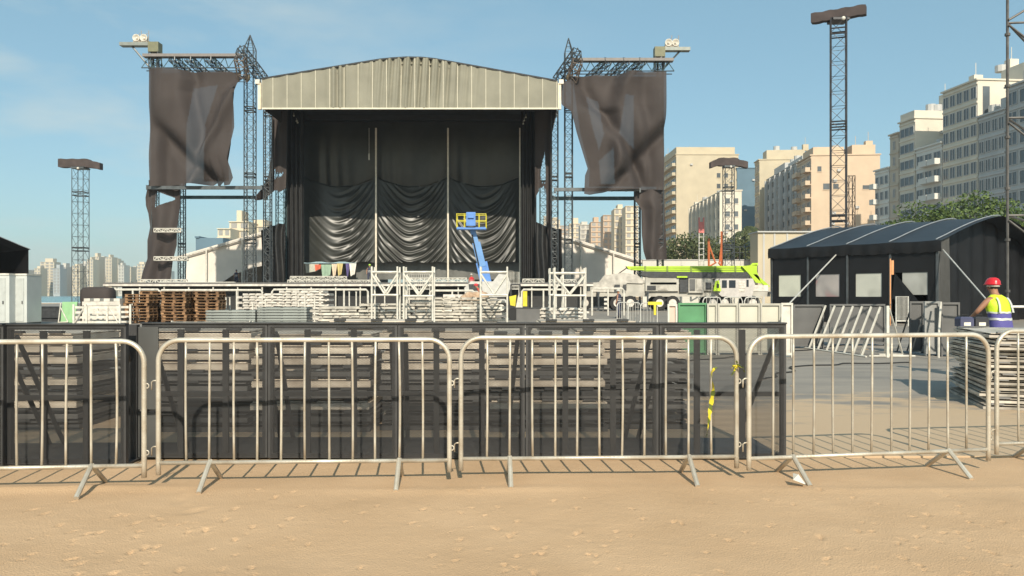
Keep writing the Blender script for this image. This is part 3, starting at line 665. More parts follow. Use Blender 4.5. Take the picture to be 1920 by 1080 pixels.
def tower(px, Y, ytop, wd, label, spike=0, m=M_truss, rz=0, base=0):
    x = PX(px, Y); zt = PZ(ytop, Y)
    t = thing('truss_tower', (x, Y, .014), label, 'truss tower', 'truss towers of the stage', rz)
    b = MB(); lattice(b, (0,0,.12), (0,0,zt-.014), wd, seg=wd*1.0, r=.055, rb=.022, dbl=6.1, side=(1,0,0)); b.build('lattice_mast', m, t, local=True)
    b = MB(); b.box((0,0,.05), (wd*1.5, wd*1.5, .1)); b.build('foot_plate', m, t, local=True)
    if spike:
        b = MB(); h = wd/2; z = zt-.014; a = Vector((0,0,z+spike))
        for sx, sy in ((h,h), (h,-h), (-h,-h), (-h,h)): b.tube((sx,sy,z), a, .05, 4)
        for f in (.35, .65):
            for (sx, sy), (tx, ty) in (((h,h),(h,-h)), ((h,-h),(-h,-h)), ((-h,-h),(-h,h)), ((-h,h),(h,h))):
                g = 1-f; b.tube((sx*g,sy*g,z+spike*f), (tx*g,ty*g,z+spike*f), .025, 3)
        b.build('spire', m, t, local=True)
    return t
wt = 16*YS/F
tower(469, 74, 92, 17*74/F, 'tall truss tower with a pointed top between the brown cloth and the stage, left side', 1.3)
tower(502, 76, 206, 12*76/F, 'truss tower at the left edge of the stage roof, behind the pointed one')
tower(527, 79, 206, 15*79/F, 'slim truss tower behind the torn brown cloth left of the black drapes', m=M_bluetruss)
tower(341, 80, 150, 10*80/F, 'truss tower behind the left brown cloth, rising from the white tent')
tower(291, 73.5, 92, 10*73.5/F, 'truss tower at the outer edge of the left brown cloth, under the lamp arm')
tower(1066, 74, 98, 14*74/F, 'tall truss tower with a pointed top between stage and right brown cloth', 1.3)
tower(1040, 76, 206, 12*76/F, 'truss tower at the right edge of the stage roof')
tower(1019, 79, 206, 13*79/F, 'slim truss tower behind the torn brown cloth right of the black drapes', m=M_bluetruss)
tower(1195, 80, 150, 10*80/F, 'truss tower behind the right brown cloth, above the crane')
tower(1238, 73.5, 100, 10*73.5/F, 'truss tower at the outer edge of the right brown cloth, under the lamp arm')

def beam(pa, pb, Y, wd, label, name='truss_beam', m=M_truss, Y2=None, seg=None, r=.05):
    a = P(*pa, Y); c = P(*pb, Y2 or Y); b = MB(); lattice(b, a, c, wd, seg=seg or wd, r=r, rb=.028, side=(0,0,1))
    o = b.build(name, m, loc=a); tag(o, label, 'truss', 'horizontal truss beams of the sound wings'); return o
def solid_beam(pa, pb, Y, h, label, m=M_bluetruss, dpt=.3):
    a = P(*pa, Y); c = P(*pb, Y); b = MB(); b.box((a+c)/2, (c.x-a.x, dpt, h)); b.bx(a.x-.05, a.x+.1, Y-.25, Y+.25, a.z-h*.7, a.z+h*.7); b.bx(c.x-.1, c.x+.05, Y-.25, Y+.25, a.z-h*.7, a.z+h*.7)
    for k in range(1, 6): x = a.x+(c.x-a.x)*k/6; b.bx(x-.05, x+.05, Y-dpt/2-.03, Y-dpt/2-.002, a.z-h*.45, a.z+h*.45)
    o = b.build('steel_beam', m, loc=a); tag(o, label, 'beam', 'horizontal steel beams of the sound wings'); return o
solid_beam((277, 352), (492, 352), 72.6, .30, 'upper horizontal steel beam across the left sound wing, just under the brown cloth', M_truss)
solid_beam((335, 370), (500, 370), 80.8, .32, 'lower horizontal steel beam across the left sound wing')
solid_beam((1040, 357), (1200, 354), 72.8, .30, 'upper horizontal steel beam across the right sound wing, under the brown cloth', M_truss)
solid_beam((1036, 372), (1196, 372), 80.8, .36, 'lower horizontal steel beam across the right sound wing')
# top beams: wide flat chord above lattice
def top_beam(x0, x1, y, ylow, Y, label, mirror):
    a = P(x0, y, Y); c = P(x1, y, Y); zl = PZ(ylow, Y)
    t = thing('roof_beam', (a.x, Y, zl), label, 'truss', 'top beams carrying the brown cloths')
    b = MB(); b.bx(a.x, c.x, Y-.35, Y+.35, a.z-.13, a.z+.13); b.build('top_chord', mat('beam_grey', (.20, .18, .17), .6), t)
    b = MB(); b.tube((a.x, Y-.5, zl), (c.x, Y-.5, zl), .05, 4); b.tube((a.x, Y+.5, zl), (c.x, Y+.5, zl), .05, 4); b.build('bottom_chord', M_truss, t)
    n = 9
    for k in range(n):
        xa = a.x+(c.x-a.x)*k/n; xb = a.x+(c.x-a.x)*(k+1)/n; xm = (xa+xb)/2
        b = MB(); b.tube((xa, Y-.5, zl), (xm, Y, a.z-.1), .04, 4); b.tube((xm, Y, a.z-.1), (xb, Y-.5, zl), .04, 4); b.build('web_bar', M_bluetruss, t)
    # short cross trusses running back, seen end-on as slanted wedges
    for k, px in enumerate((330, 352, 358, 400, 358) if not mirror else (1175, 1140, 1205)):
        if not mirror: px = (322, 352, 390)[k] if k < 3 else None
        if px is None: continue
        s = 1 if not mirror else -1
        bb = MB(); p0 = P(px, 108 if not mirror else 114, Y-.3); p1 = P(px+s*40, 128 if not mirror else 134, Y+3.5)
        p1.z = zl+.2
        lattice(bb, p0, p1, .55, side=(0,0,1), seg=.5, r=.06, rb=.035); bb.build('cross_truss', M_truss, t)
top_beam(270, 452, 105, 130, 73, 'top beam above the left brown cloth', False)
top_beam(1076, 1262, 113, 136, 73, 'top beam above the right brown cloth', True)
# slanted trusses near the spires
for s, (pa, pb, pc, lab) in enumerate([((450, 92), (494, 150), (458, 150), 'left'), ((1083, 97), (1044, 153), (1072, 150), 'right')]):
    t = thing('rigging_truss', P(*pb, 73), f'tangle of slanted trusses beside the {lab} pointed tower, reaching down to the roof corner', 'truss', 'slanted rigging trusses')
    b = MB(); lattice(b, P(*pa, 71.5), P(*pb, 74), .75, seg=.6, r=.07, rb=.04); b.build('main_truss', M_truss, t)
    b = MB(); lattice(b, P(pa[0], pa[1]+18, 71), P(*pc, 72.3), .8, seg=.6, r=.06, rb=.04); b.build('hanging_truss', mat('rusty_truss', (.13, .10, .08), .7), t)
    b = MB(); p = P(*pa, 71.5); b.tube(p+Vector((-.5, 0, -.9)), p+Vector((0,0,.35)), .04, 4); b.tube(p+Vector((.5, 0, -.9)), p+Vector((0,0,.35)), .04, 4); b.build('apex', M_truss, t)
    b = MB(); c = P(pc[0]+(6 if s == 0 else -6), 146, 72.1)
    b.sphere(c, .26, 8, 6, (1, .8, 1.3)); b.build('chain_motor', mat('motor_brown', (.08, .06, .03), .6), t)
# lamp arms with round lamps
for s, (x0, x1, ya, lx, xk, lab) in enumerate([(227, 297, 84, (257, 271), 248, 'left'), (1293, 1230, 93, (1253, 1266), 1275, 'right')]):
    Y = 73.4; sg = 1 if s == 0 else -1
    t = thing('lamp_outrigger', P(x1, ya, Y), f'projecting arm with two round white lamps at the top {lab} corner of the sound wing', 'lamp arm', 'arms with round lamps on the sound wings')
    a = P(x0, ya, Y); c = P(x1, ya, Y)
    b = MB(); b.box((a+c)/2, (abs(c.x-a.x), .7, .30)); b.build('arm_beam', mat('arm_grey', (.22, .24, .22), .5, .2), t)
    b = MB(); b.tube(P(xk, ya+3, Y), P(x1-sg*13, 130, Y), .09, 5); b.build('strut', M_truss, t)
    cx = PX(x1-sg*6, Y); b = MB(); zc = PZ(ya+6, Y); b.box((cx, Y, zc), (.95, .9, .9)); b.build('winch_box', mat('winch_olive', (.17, .17, .10), .6), t)
    b = MB(); lattice(b, (cx, Y, PZ(132, Y)), (cx, Y, PZ(ya+12, Y)), .8, seg=.6, r=.06, rb=.03); b.build('mast_top', M_truss, t)
    for lpx in lx:
        p = P(lpx, ya-12, Y-.1)
        b = MB(); b.smooth = True
        b.loft([[p+Vector((rr*math.cos(2*math.pi*k/14), yy, rr*math.sin(2*math.pi*k/14))) for k in range(14)] for rr, yy in ((.12, .5), (.30, .2), (.33, -.15), (.34, -.22), (.29, -.20), (.15, .02))])
        l = b.build('lamp', M_white, t)
        b = MB(); b.sphere(p+Vector((0, -.06, 0)), .10, 8, 6); b.build('bulb', M_alu, l)
        b = MB(); b.bx(p.x-.04, p.x+.04, Y-.1, Y+.1, PZ(ya, Y)+.1, p.z-.2); b.bx(p.x-.3, p.x+.3, Y-.25, Y+.25, PZ(ya, Y)+.15, PZ(ya, Y)+.4); 
        b.tube(p+Vector((-.35, 0, -.45)), p+Vector((.2, .1, .5)), .03, 4); b.tube(p+Vector((.3, .1, -.45)), p+Vector((.35, .1, .75)), .03, 4); b.build('bracket', mat('bracket_grey', (.35, .30, .24), .6), l)

# ---------------------------------------------------------------- cloth
def cloth(name, m, Lf, Rf, Tf, Bf, Y, nx, ny, disp, label, cat, hole=None, group=None, parent=None):
    """cloth between x=Lf(v),Rf(v) in pixels of the plan, top Tf(u), bottom Bf(u); disp(u,v) pushes it in depth"""
    vs = []; keep = []; px = {}
    for j in range(ny+1):
        v = j/ny
        for i in range(nx+1):
            u = i/nx; y = Tf(u)+(Bf(u)-Tf(u))*v; x = Lf(y)+(Rf(y)-Lf(y))*u; p = P(x, y, Y); p.y = Y+disp(u, v); vs.append(p); px[(i, j)] = (x, y)
    fs = []
    for j in range(ny):
        for i in range(nx):
            if hole and hole(*px[(i, j)]) : continue
            a = j*(nx+1)+i; fs.append((a, a+nx+1, a+nx+2, a+1))
    b = MB(); b.smooth = True; b.add(vs, fs)
    if parent is not None: return b.build(name, m, parent)
    c = P((Lf(Tf(.5))+Rf(Tf(.5)))/2, Tf(.5), Y); o = b.build(name, m, loc=c); tag(o, label, cat, group); return o
def fold(u, v, amp, n, ph=0): return amp*math.sin(2*math.pi*n*u+ph+1.3*math.sin(3.1*v+ph))
def inpoly(x, y, poly):
    c = False; n = len(poly)
    for i in range(n):
        (x0, y0), (x1, y1) = poly[i], poly[i-1]
        if (y0 > y) != (y1 > y) and x < (x1-x0)*(y-y0)/(y1-y0)+x0: c = not c
    return c
# brown cloths: large soft creases as planar facets
def crease(u, v, lines):
    d = 0
    for (a, b_, c_, amp, wdt) in lines:
        s = a*u+b_*v+c_; d += amp*math.tanh(s/wdt)*.5+amp*.8*math.exp(-(s/wdt)**2)
    return d
CL1 = [(1, -.25, -.42, .9, .08), (1, .55, -1.05, -1.2, .08), (-.7, 1, -.45, .9, .08), (1, .05, -.22, .3, .08), (1, 0, -.06, -.35, .05)]
CL2 = [(1, .3, -.62, -.9, .08), (1, -.6, -.15, 1.0, .08), (.7, 1, -1.2, 1.1, .08), (1, -.05, -.78, .35, .06), (-1, .2, .5, .3, .08)]
n3 = lambda u, v, s: float(vnoise(np.array([u*4.0+s]), np.array([v*4.0+s]), 9)[0])
cloth('brown_cloth', M_brown2, lambda y: 280, lambda y: lerp([(130, 458), (148, 463), (170, 444), (240, 443), (270, 437), (300, 431), (318, 437), (335, 441), (345, 436), (350, 433)], y),
      lambda u: lerp([(0, 130), (.85, 132), (1, 146)], u), lambda u: lerp([(0, 349), (.3, 345), (.36, 347), (.72, 345), (.76, 340), (.80, 349), (.84, 349), (.88, 341), (.93, 349), (1, 348)], u), 72, 60, 60,
      lambda u, v: crease(u, v, CL1)*min(1, u*6)+.5*n3(u, v, 1)+.1*math.sin(v*9)*u, 'large brown cloth hanging from the top beam of the left sound wing', 'cloth', group='brown cloths on the sound wings')
cloth('brown_cloth', M_brown2, lambda y: lerp([(137, 1066), (160, 1050), (200, 1052), (212, 1070), (250, 1080), (318, 1101), (330, 1096), (366, 1094)], y), lambda y: 1247,
      lambda u: lerp([(0, 160), (.12, 140), (.3, 138), (1, 138)], u), lambda u: lerp([(0, 365), (.07, 367), (.35, 357), (.7, 354), (1, 354)], u), 72, 60, 60,
      lambda u, v: crease(u, v, CL2)+.5*n3(u, v, 5)+.1*math.sin(v*8+1)*(1-u), 'large brown cloth hanging from the top beam of the right sound wing', 'cloth', group='brown cloths on the sound wings')
cloth('cloth_lining', M_brown, lambda y: 282, lambda y: lerp([(134, 455), (170, 440), (270, 432), (300, 427), (345, 430)], y), lambda u: 136, lambda u: 340, 74.6, 90, 90, lambda u, v: .3*n3(u, v, 11),
      'second brown layer behind the left cloth, its long gap showing as a paler stripe', 'cloth', hole=lambda x, y: inpoly(x, y, [(362, 165), (408, 158), (384, 230), (380, 345), (346, 345), (348, 240)]), group='inner layers of the brown cloths')
cloth('cloth_lining', M_brown, lambda y: lerp([(145, 1074), (250, 1088), (318, 1106), (352, 1104)], y), lambda y: 1245, lambda u: 144, lambda u: 350, 74.6, 90, 90, lambda u, v: .3*n3(u, v, 12),
      'second brown layer behind the right cloth, its jagged gaps showing as paler patches', 'cloth', hole=lambda x, y: inpoly(x, y, [(1098, 180), (1120, 190), (1132, 250), (1122, 280), (1108, 230)]) or inpoly(x, y, [(1172, 175), (1190, 178), (1189, 280), (1160, 250)]) or inpoly(x, y, [(1122, 300), (1150, 275), (1152, 345), (1126, 345)]), group='inner layers of the brown cloths')
cloth('narrow_brown_cloth', M_brown, lambda y: lerp([(346, 280), (352, 277), (370, 272), (385, 272), (400, 276), (425, 278), (450, 273), (485, 274), (505, 268), (528, 264)], y), lambda y: lerp([(338, 336), (350, 336), (380, 338), (400, 337), (420, 335), (460, 334), (490, 326), (528, 320)], y),
      lambda u: 338, lambda u: 526, 73.0, 70, 200, lambda u, v: .25*math.sin(u*9+v*3)+.3*n3(u, v, 2), 'narrow brown cloth with a triangular tear hanging down to the deck, left', 'cloth',
      hole=lambda x, y: inpoly(x, y, [(293, 358), (325, 370), (325, 373), (291, 388)]), group='narrow brown cloths under the sound wings')
cloth('narrow_brown_cloth', M_brown, lambda y: lerp([(354, 1192), (374, 1190), (392, 1203), (440, 1204), (470, 1207), (487, 1212)], y), lambda y: lerp([(354, 1247), (487, 1250)], y),
      lambda u: 355, lambda u: 487, 73.0, 24, 40, lambda u, v: .25*math.sin(u*8+v*2)+.3*n3(u, v, 3), 'narrow brown cloth hanging above the white wall, right of the sound wing', 'cloth', group='narrow brown cloths under the sound wings')
cloth('torn_cloth', M_brown, lambda y: lerp([(205, 510), (300, 508), (330, 503), (352, 492), (370, 478)], y), lambda y: lerp([(205, 538), (360, 535), (372, 520)], y),
      lambda u: 206, lambda u: lerp([(0, 376), (.3, 374), (.5, 372), (.6, 356), (.8, 360), (1, 352)], u), 77.2, 24, 50, lambda u, v: .15*math.sin(u*8)+.2*n3(u, v, 6), 'torn brown cloth with a ragged hole, left of the black stage drapes', 'cloth',
      hole=lambda x, y: inpoly(x, y, [(514, 316), (519, 325), (533, 322), (518, 335), (514, 332)]), group='torn brown cloths beside the drapes')
cloth('torn_cloth', M_brown, lambda y: 1003, lambda y: lerp([(205, 1047), (225, 1041), (255, 1034), (400, 1034), (470, 1034)], y),
      lambda u: 206, lambda u: lerp([(0, 372), (.2, 360), (.55, 348), (.7, 420), (1, 480)], u), 77.2, 28, 60, lambda u, v: .15*math.sin(u*8)+.2*n3(u, v, 8), 'torn brown cloth with a long slit, right of the black stage drapes', 'cloth',
      hole=lambda x, y: inpoly(x, y, [(1021, 283), (1023, 330), (1016, 345), (1012, 325)]) or (x > 1010 and x < 1023 and y > 352), group='torn brown cloths beside the drapes')

# ---------------------------------------------------------------- stage roof
t = thing('stage_roof', P(768, 203, 71), 'wide low-pitched stage roof with a pale canvas front band', 'stage roof')
TOPL = [(491, 148), (690, 115.5), (712, 112), (735, 109.6), (762, 108), (790, 108.5), (815, 111), (840, 115.5), (1045, 152)]
top_y = lambda x: lerp(TOPL, x)
def fas(u, v):
    x = 491+554*u; d = 0
    env = math.exp(-((x-785)/75)**2)
    d += env*(.26*math.sin(x*.36+2.2*v)+.17*math.sin(x*.71+4*v+1))*(1-.55*v)
    e2 = math.exp(-((x-635)/14)**2); d += e2*.2*math.sin(x*.5)
    return d+.03*math.sin(x*.22)
b = cloth('canvas_band', M_fascia, lambda y: 491, lambda y: 1046, lambda u: top_y(491+555*u), lambda u: 203, 71, 280, 14, fas, '', '', parent=t)
x = 491; k = 0
while x < 1045:
    b = MB(); yt = top_y(x)+1; pts = []
    for j in range(15):
        y = yt+(203.3-yt)*j/14; p = P(x, y, 71); p.y = 71+fas((x-491)/555, j/14)-.03; pts.append(p)
    b.path(pts, .028, 4); b.build('seam', M_seam, t); x += 26.6 if k else 21; k += 1
b = MB(); p0 = P(491, 203.5, 70.95); p1 = P(1046, 203.5, 70.95); b.box((p0+p1)/2, (p1.x-p0.x, .10, .14)); b.build('hem', M_seam, t)
b = MB(); 
for (xa, ya), (xb, yb) in zip(TOPL, TOPL[1:]): b.tube(P(xa, ya-.6, 71), P(xb, yb-.6, 71), .09, 5)
b.build('roof_edge', M_dark, t)
b = MB()
n = len(TOPL); back = 94
vs = [P(xx, yy+.5, 71) for xx, yy in TOPL]; vb = [Vector((v.x, back, v.z)) for v in vs]; vi = [v-Vector((0,0,.5)) for v in vs]; vib = [v-Vector((0,0,.5)) for v in vb]
for v in vi: v.y += .15
b.add([*vs, *vb, *vi, *vib], [(i, i+1, n+i+1, n+i) for i in range(n-1)]+[(2*n+i, 3*n+i, 3*n+i+1, 2*n+i+1) for i in range(n-1)])
xl, xr = vs[0].x, vs[-1].x; zl = PZ(203, 71)
b.add([(xl, 71.2, zl), (xl, back, zl), (xl, back, vs[0].z), (xl, 71.2, vs[0].z)], [(0,1,2,3)]); b.add([(xr, 71.2, zl), (xr, back, zl), (xr, back, vs[-1].z), (xr, 71.2, vs[-1].z)], [(3,2,1,0)])
b.build('roof_shell', mat('roof_membrane', (.05, .05, .05), .6), t)
b = MB(); b.bx(xl+.3, xr-.3, 71.6, back, zl+1.7, zl+1.9)
for k in range(3): y = 73+k*4; b.bx(xl+1.5, xr-1.5, y, y+.4, zl+1.2, zl+1.69)
b.build('ceiling_grid', M_black, t)
for s, x in ((-1, xl), (1, xr)):
    b = MB(); b.bx(x-.13+s*.2, x+.13+s*.2, 70.9, 71.2, zl-.1, PZ(156, 71)); b.build('corner_post', mat('white_corner', (.75, .62, .45), .5), t)
    b = MB(); b.bx(x+s*.35-.2, x+s*.35+.2, 70.8, 71.3, PZ(158, 71), PZ(150, 71)); b.build('corner_bracket', M_white, t)

# ---------------------------------------------------------------- stage deck
DZ = PZ(529, 66)
t = thing('stage_deck', (PX(760, 70), 70, .014), 'long raised stage deck on scaffold legs under the drapes', 'stage')
xa, xb = PX(205, 69), PX(1110, 69)
b = MB(); b.bx(xa, xb, 68, 96, DZ-.35, DZ); b.build('deck_floor', mat('deck_top', (.12, .115, .11), .7), t)
b = MB(); b.bx(xa+1, xb-1, 69.2, 69.3, .014, DZ-.36); b.build('skirt', M_black, t)
k = 0
for px in range(215, 1111, 46): b = MB(); x = PX(px, 68); b.tube((x, 68.1, .014), (x, 68.1, DZ-.36), .06, 5); b.build('leg', M_white, t)
b = MB(); b.bx(xa, xb, 67.9, 68.0, DZ-.30, DZ-.14); b.build('edge_rail', M_paleb, t)
# low guard rails (white pipe frames) in front, nearer
for i, (a, c_, y, Y) in enumerate([(198, 300, 543, 50), (300, 492, 544, 52), (510, 690, 543, 52), (806, 890, 545, 52), (978, 1060, 543, 54), (1110, 1170, 541, 56)]):
    X0, X1, z = PX(a, Y), PX(c_, Y), PZ(y, Y)
    b = MB(); b.path([(X0, Y, .014), (X0, Y, z-.15), (X0+.12, Y, z), (X1-.12, Y, z), (X1, Y, z-.15), (X1, Y, .014)], .07, 6)
    m_ = 3 if X1-X0 > 4 else 1
    for k in range(1, m_+1): x = X0+(X1-X0)*k/(m_+1); b.tube((x, Y, .014), (x, Y, z), .06, 6)
    tag(b.build('pipe_rail', M_white, loc=(X0, Y, 0)), f"white pipe railing before the stage deck, {['at the left end', 'second from left', 'third from left', 'behind the barred grille', 'right of the boom lift', 'at the right end'][i]}", 'railing', 'white pipe railings before the deck')
# white lattice pieces lying on the deck edge
for i, (a, c_, y, Y) in enumerate([(265, 350, 528, 70), (300, 440, 533, 68.5), (545, 650, 522, 72), (540, 700, 529, 70), (762, 875, 525, 70), (980, 1020, 527, 70), (1030, 1080, 528, 70), (290, 340, 432, 72.1), (290, 352, 485, 72.1)]):
    b = MB(); p = P(a, y, Y); q_ = P(c_, y, Y)
    lattice(b, p, q_, .32, side=(0,0,1), seg=.42, r=.045, rb=.03)
    tag(b.build('white_truss', M_white, loc=p), f"white lattice truss {['lying at the left end of the deck', 'lying on the deck edge before the left tent', 'lying higher at the foot of the left drape', 'lying lower at the foot of the left drape', 'lying before the third drape', 'lying right of the boom lift', 'lying at the right end of the deck', 'crossing the narrow left brown cloth, upper one', 'crossing the narrow left brown cloth, lower one'][i]}", 'truss', 'white lattice trusses')

# ---------------------------------------------------------------- black drapes with four white poles
def drape(x0, x1, lab, seed):
    rs = random.Random(seed); ph = rs.uniform(0, 6); sgn = rs.uniform(-.15, .15)
    offs = [rs.uniform(0, 6) for _ in range(6)]
    cxs = .5+sgn
    def disp(u, v):
        w_ = (u-cxs); s = abs(2*u-1)
        vb = .39+.07*(1-s*s)
        if v < vb:
            t_ = v/vb
            d = (.045*t_)*math.sin(u*38+offs[0]+.8*math.sin(v*6))*(math.exp(-((u-(.35 if seed == 3 else .12))/.2)**2)*1.6+.15)+.13*math.sin(u*9+offs[1])*t_
            d += .35*t_**3
        else:
            t_ = (v-vb)/(1-vb)
            sag = .42*(1-s**1.7)
            c = t_-sag
            env = (t_**.6)*max(0, min(1, (1-s)*5))*(1-.3*t_)
            fq = 62+8*math.sin(offs[5])
            wave = math.sin(c*fq+offs[2]+2.2*math.sin(u*4+offs[4]))+.45*math.sin(c*fq*1.7+offs[3]+u*7)
            side = {3: math.exp(-((u-.72)/.24)**2)+.30*math.exp(-((u-.15)/.10)**2)*(1-t_), 8: .75*math.exp(-((u-.74)/.16)**2)+.75*math.exp(-((u-.30)/.14)**2)+.35, 6: .9*math.exp(-((u-.62)/.20)**2)+.30*math.exp(-((u-.15)/.12)**2)+.12}[seed]
            d = .35*(1-t_)**2-.22+.17*env*wave*side+.25*math.sin(u*5+offs[1])*(1-t_*.5)-.5*t_*(1-s*s)
        return d
    return cloth('stage_drape', M_satin, lambda y: x0, lambda y: x1, lambda u: 228, lambda u: 492+1.2*math.sin(u*20), 84, 110, 240, disp, lab, 'drape', group='black drapes at the back of the stage')
drape(569, 705, 'black satin drape with heavy swags between first and second white pole', 3)
drape(705, 841, 'black satin drape between second and third white pole', 8)
drape(841, 976, 'black satin drape between third and fourth white pole, behind the boom lift', 6)
for i, px in enumerate((568, 705, 840, 975)):
    b = MB(); b.tube(P(px, 240, 83.2), (PX(px, 83.2), 83.2, DZ), .10, 8); b.bx(PX(px, 83.2)-.25, PX(px, 83.2)+.25, 82.9, 83.5, DZ, DZ+.08)
    tag(b.build('white_pole', mat('pole_white', (.75, .68, .56), .45), loc=(PX(px, 83.2), 83.2, DZ)), f'{NTH[i]} from left of the four white poles between the black drapes', 'pole', 'white poles between the black drapes')
# lower strips under the drapes
cloth('lower_skirt', mat('grey_vinyl', (.12, .12, .11), .45), lambda y: 668, lambda y: 976, lambda u: 487, lambda u: 524, 84.9, 60, 6, lambda u, v: .06*math.sin(u*60), 'dull grey strip of cloth hanging below the drapes', 'cloth')
# side drapes
for i, (a, c_, Y, y0, y1, lab) in enumerate([(534, 569, 79.5, 205, 528, 'tall black side drape left of the first white pole'), (976, 1006, 79.5, 205, 528, 'tall black side drape right of the fourth white pole')]):
    cloth('side_drape', M_black, lambda y: a, lambda y: c_, lambda u: y0, lambda u: y1, Y, 40, 30, lambda u, v: .22*math.sin(u*26+.5*math.sin(v*5)), lab, 'drape', group='tall black side drapes')
cloth('side_cover', M_black, lambda y: lerp([(418, 500), (430, 489), (528, 492)], y), lambda y: 536, lambda u: lerp([(0, 432), (.3, 424), (.7, 419), (1, 420)], u), lambda u: 528, 77.6, 40, 30, lambda u, v: .25*math.sin(u*17+.6*math.sin(v*5)), 'low black cover over the scaffold left of the stage', 'cover', group='low black covers beside the stage')
cloth('side_cover', M_black, lambda y: 1005, lambda y: lerp([(418, 1040), (430, 1053), (528, 1054)], y), lambda u: lerp([(0, 415), (.5, 425), (1, 430)], u), lambda u: 528, 77.6, 40, 30, lambda u, v: .25*math.sin(u*17+.6*math.sin(v*5)), 'low black cover over the scaffold right of the stage', 'cover', group='low black covers beside the stage')
# back wall behind everything so that no daylight shows between the drapes
b = MB(); b.bx(PX(534, 86), PX(1004, 86), 86.6, 86.8, PZ(490, 86), zl+1.6); tag(b.build('back_cloth', M_black, loc=P(770, 350, 86.6)), 'black back cloth closing the stage behind the drapes', 'back cloth')
# banners under the left drape
for i, (a, c_, y0, y1, col, nm) in enumerate([(572, 598, 495, 512, (.50, .50, .42), 'pale'), (590, 602, 496, 508, (.60, .14, .08), 'red'), (602, 622, 496, 520, (.28, .40, .30), 'green'), (622, 632, 495, 520, (.68, .55, .42), 'cream'), (632, 643, 494, 518, (.55, .45, .20), 'yellow'), (648, 656, 494, 522, (.12, .10, .25), 'violet'), (655, 668, 494, 518, (.70, .66, .60), 'white')]):
    cloth('banner', mat('banner_'+nm, col, .7), lambda y: a+(y-y0)*.1, lambda y: c_-(y-y0)*.15, lambda u: y0, lambda u: y1-(u*4), 83.6-.15*i, 8, 8, lambda u, v: .08*math.sin(u*9), f'{nm} cloth hanging under the left drape among other coloured cloths', 'cloth', group='coloured cloths under the left drape')
# rope lights under the roof
for i, (px, y) in enumerate([(551, 217), (556, 227), (558, 230), (986, 220), (983, 226), (981, 232)]):
    p = P(px, y, 78.9); b = MB(); b.sphere(p, .09, 6, 5); b.tube(p, p+Vector((0, 0, .3)), .02, 4)
    tag(b.build('lamp', M_white, loc=p), f"small white lamp hanging under the roof by the {'left' if i < 3 else 'right'} side drape, {['topmost', 'middle', 'lowest'][i % 3]} of three", 'lamp', 'small lamps under the roof corners')
# hanging strap
p = P(692, 240, 82); b = MB(); b.tube(p, P(692, 296, 82), .02, 4); b.tube(P(692, 288, 82), P(692, 300, 82), .08, 5); tag(b.build('hanging_cable', M_white, loc=p), 'thin cable with a white weight hanging left of the second pole', 'cable')

# ---------------------------------------------------------------- far and near buildings
def wallmat(nm, col, v=.07): return mat(nm, col, .85, 0, v, .35, bump=.1, bscale=3)
def win_mesh(wd, ht, bars=2):
    """one window: pale frame and dark panes, facing local -x (facade) at the origin"""
    key = (round(wd, 2), round(ht, 2), bars)
    if key in WINM: return WINM[key]
    b = MB(); b.m = 0; b.bx(-.05, .1, -wd/2, wd/2, 0, ht); b.m = 1
    for k in range(bars+1): y = -wd/2+wd*k/bars; b.bx(-.12, -.02, y-.06, y+.06, -.02, ht+.02)
    b.bx(-.12, -.02, -wd/2, wd/2, -.1, 0); b.bx(-.12, -.02, -wd/2, wd/2, ht, ht+.08)
    o = b.build('window', [M_glass2, M_wframe]); C.objects.unlink(o); WINM[key] = o; return o
WINM = {}
M_glassf = mat('far_window_glass', (.30, .29, .27), .4); FARW = {}
M_glass2 = mat('window_glass', (.10, .115, .125), .25, 0, .5, .12, spec=.6)
M_wframe = mat('window_frame', (.45, .44, .42), .6)
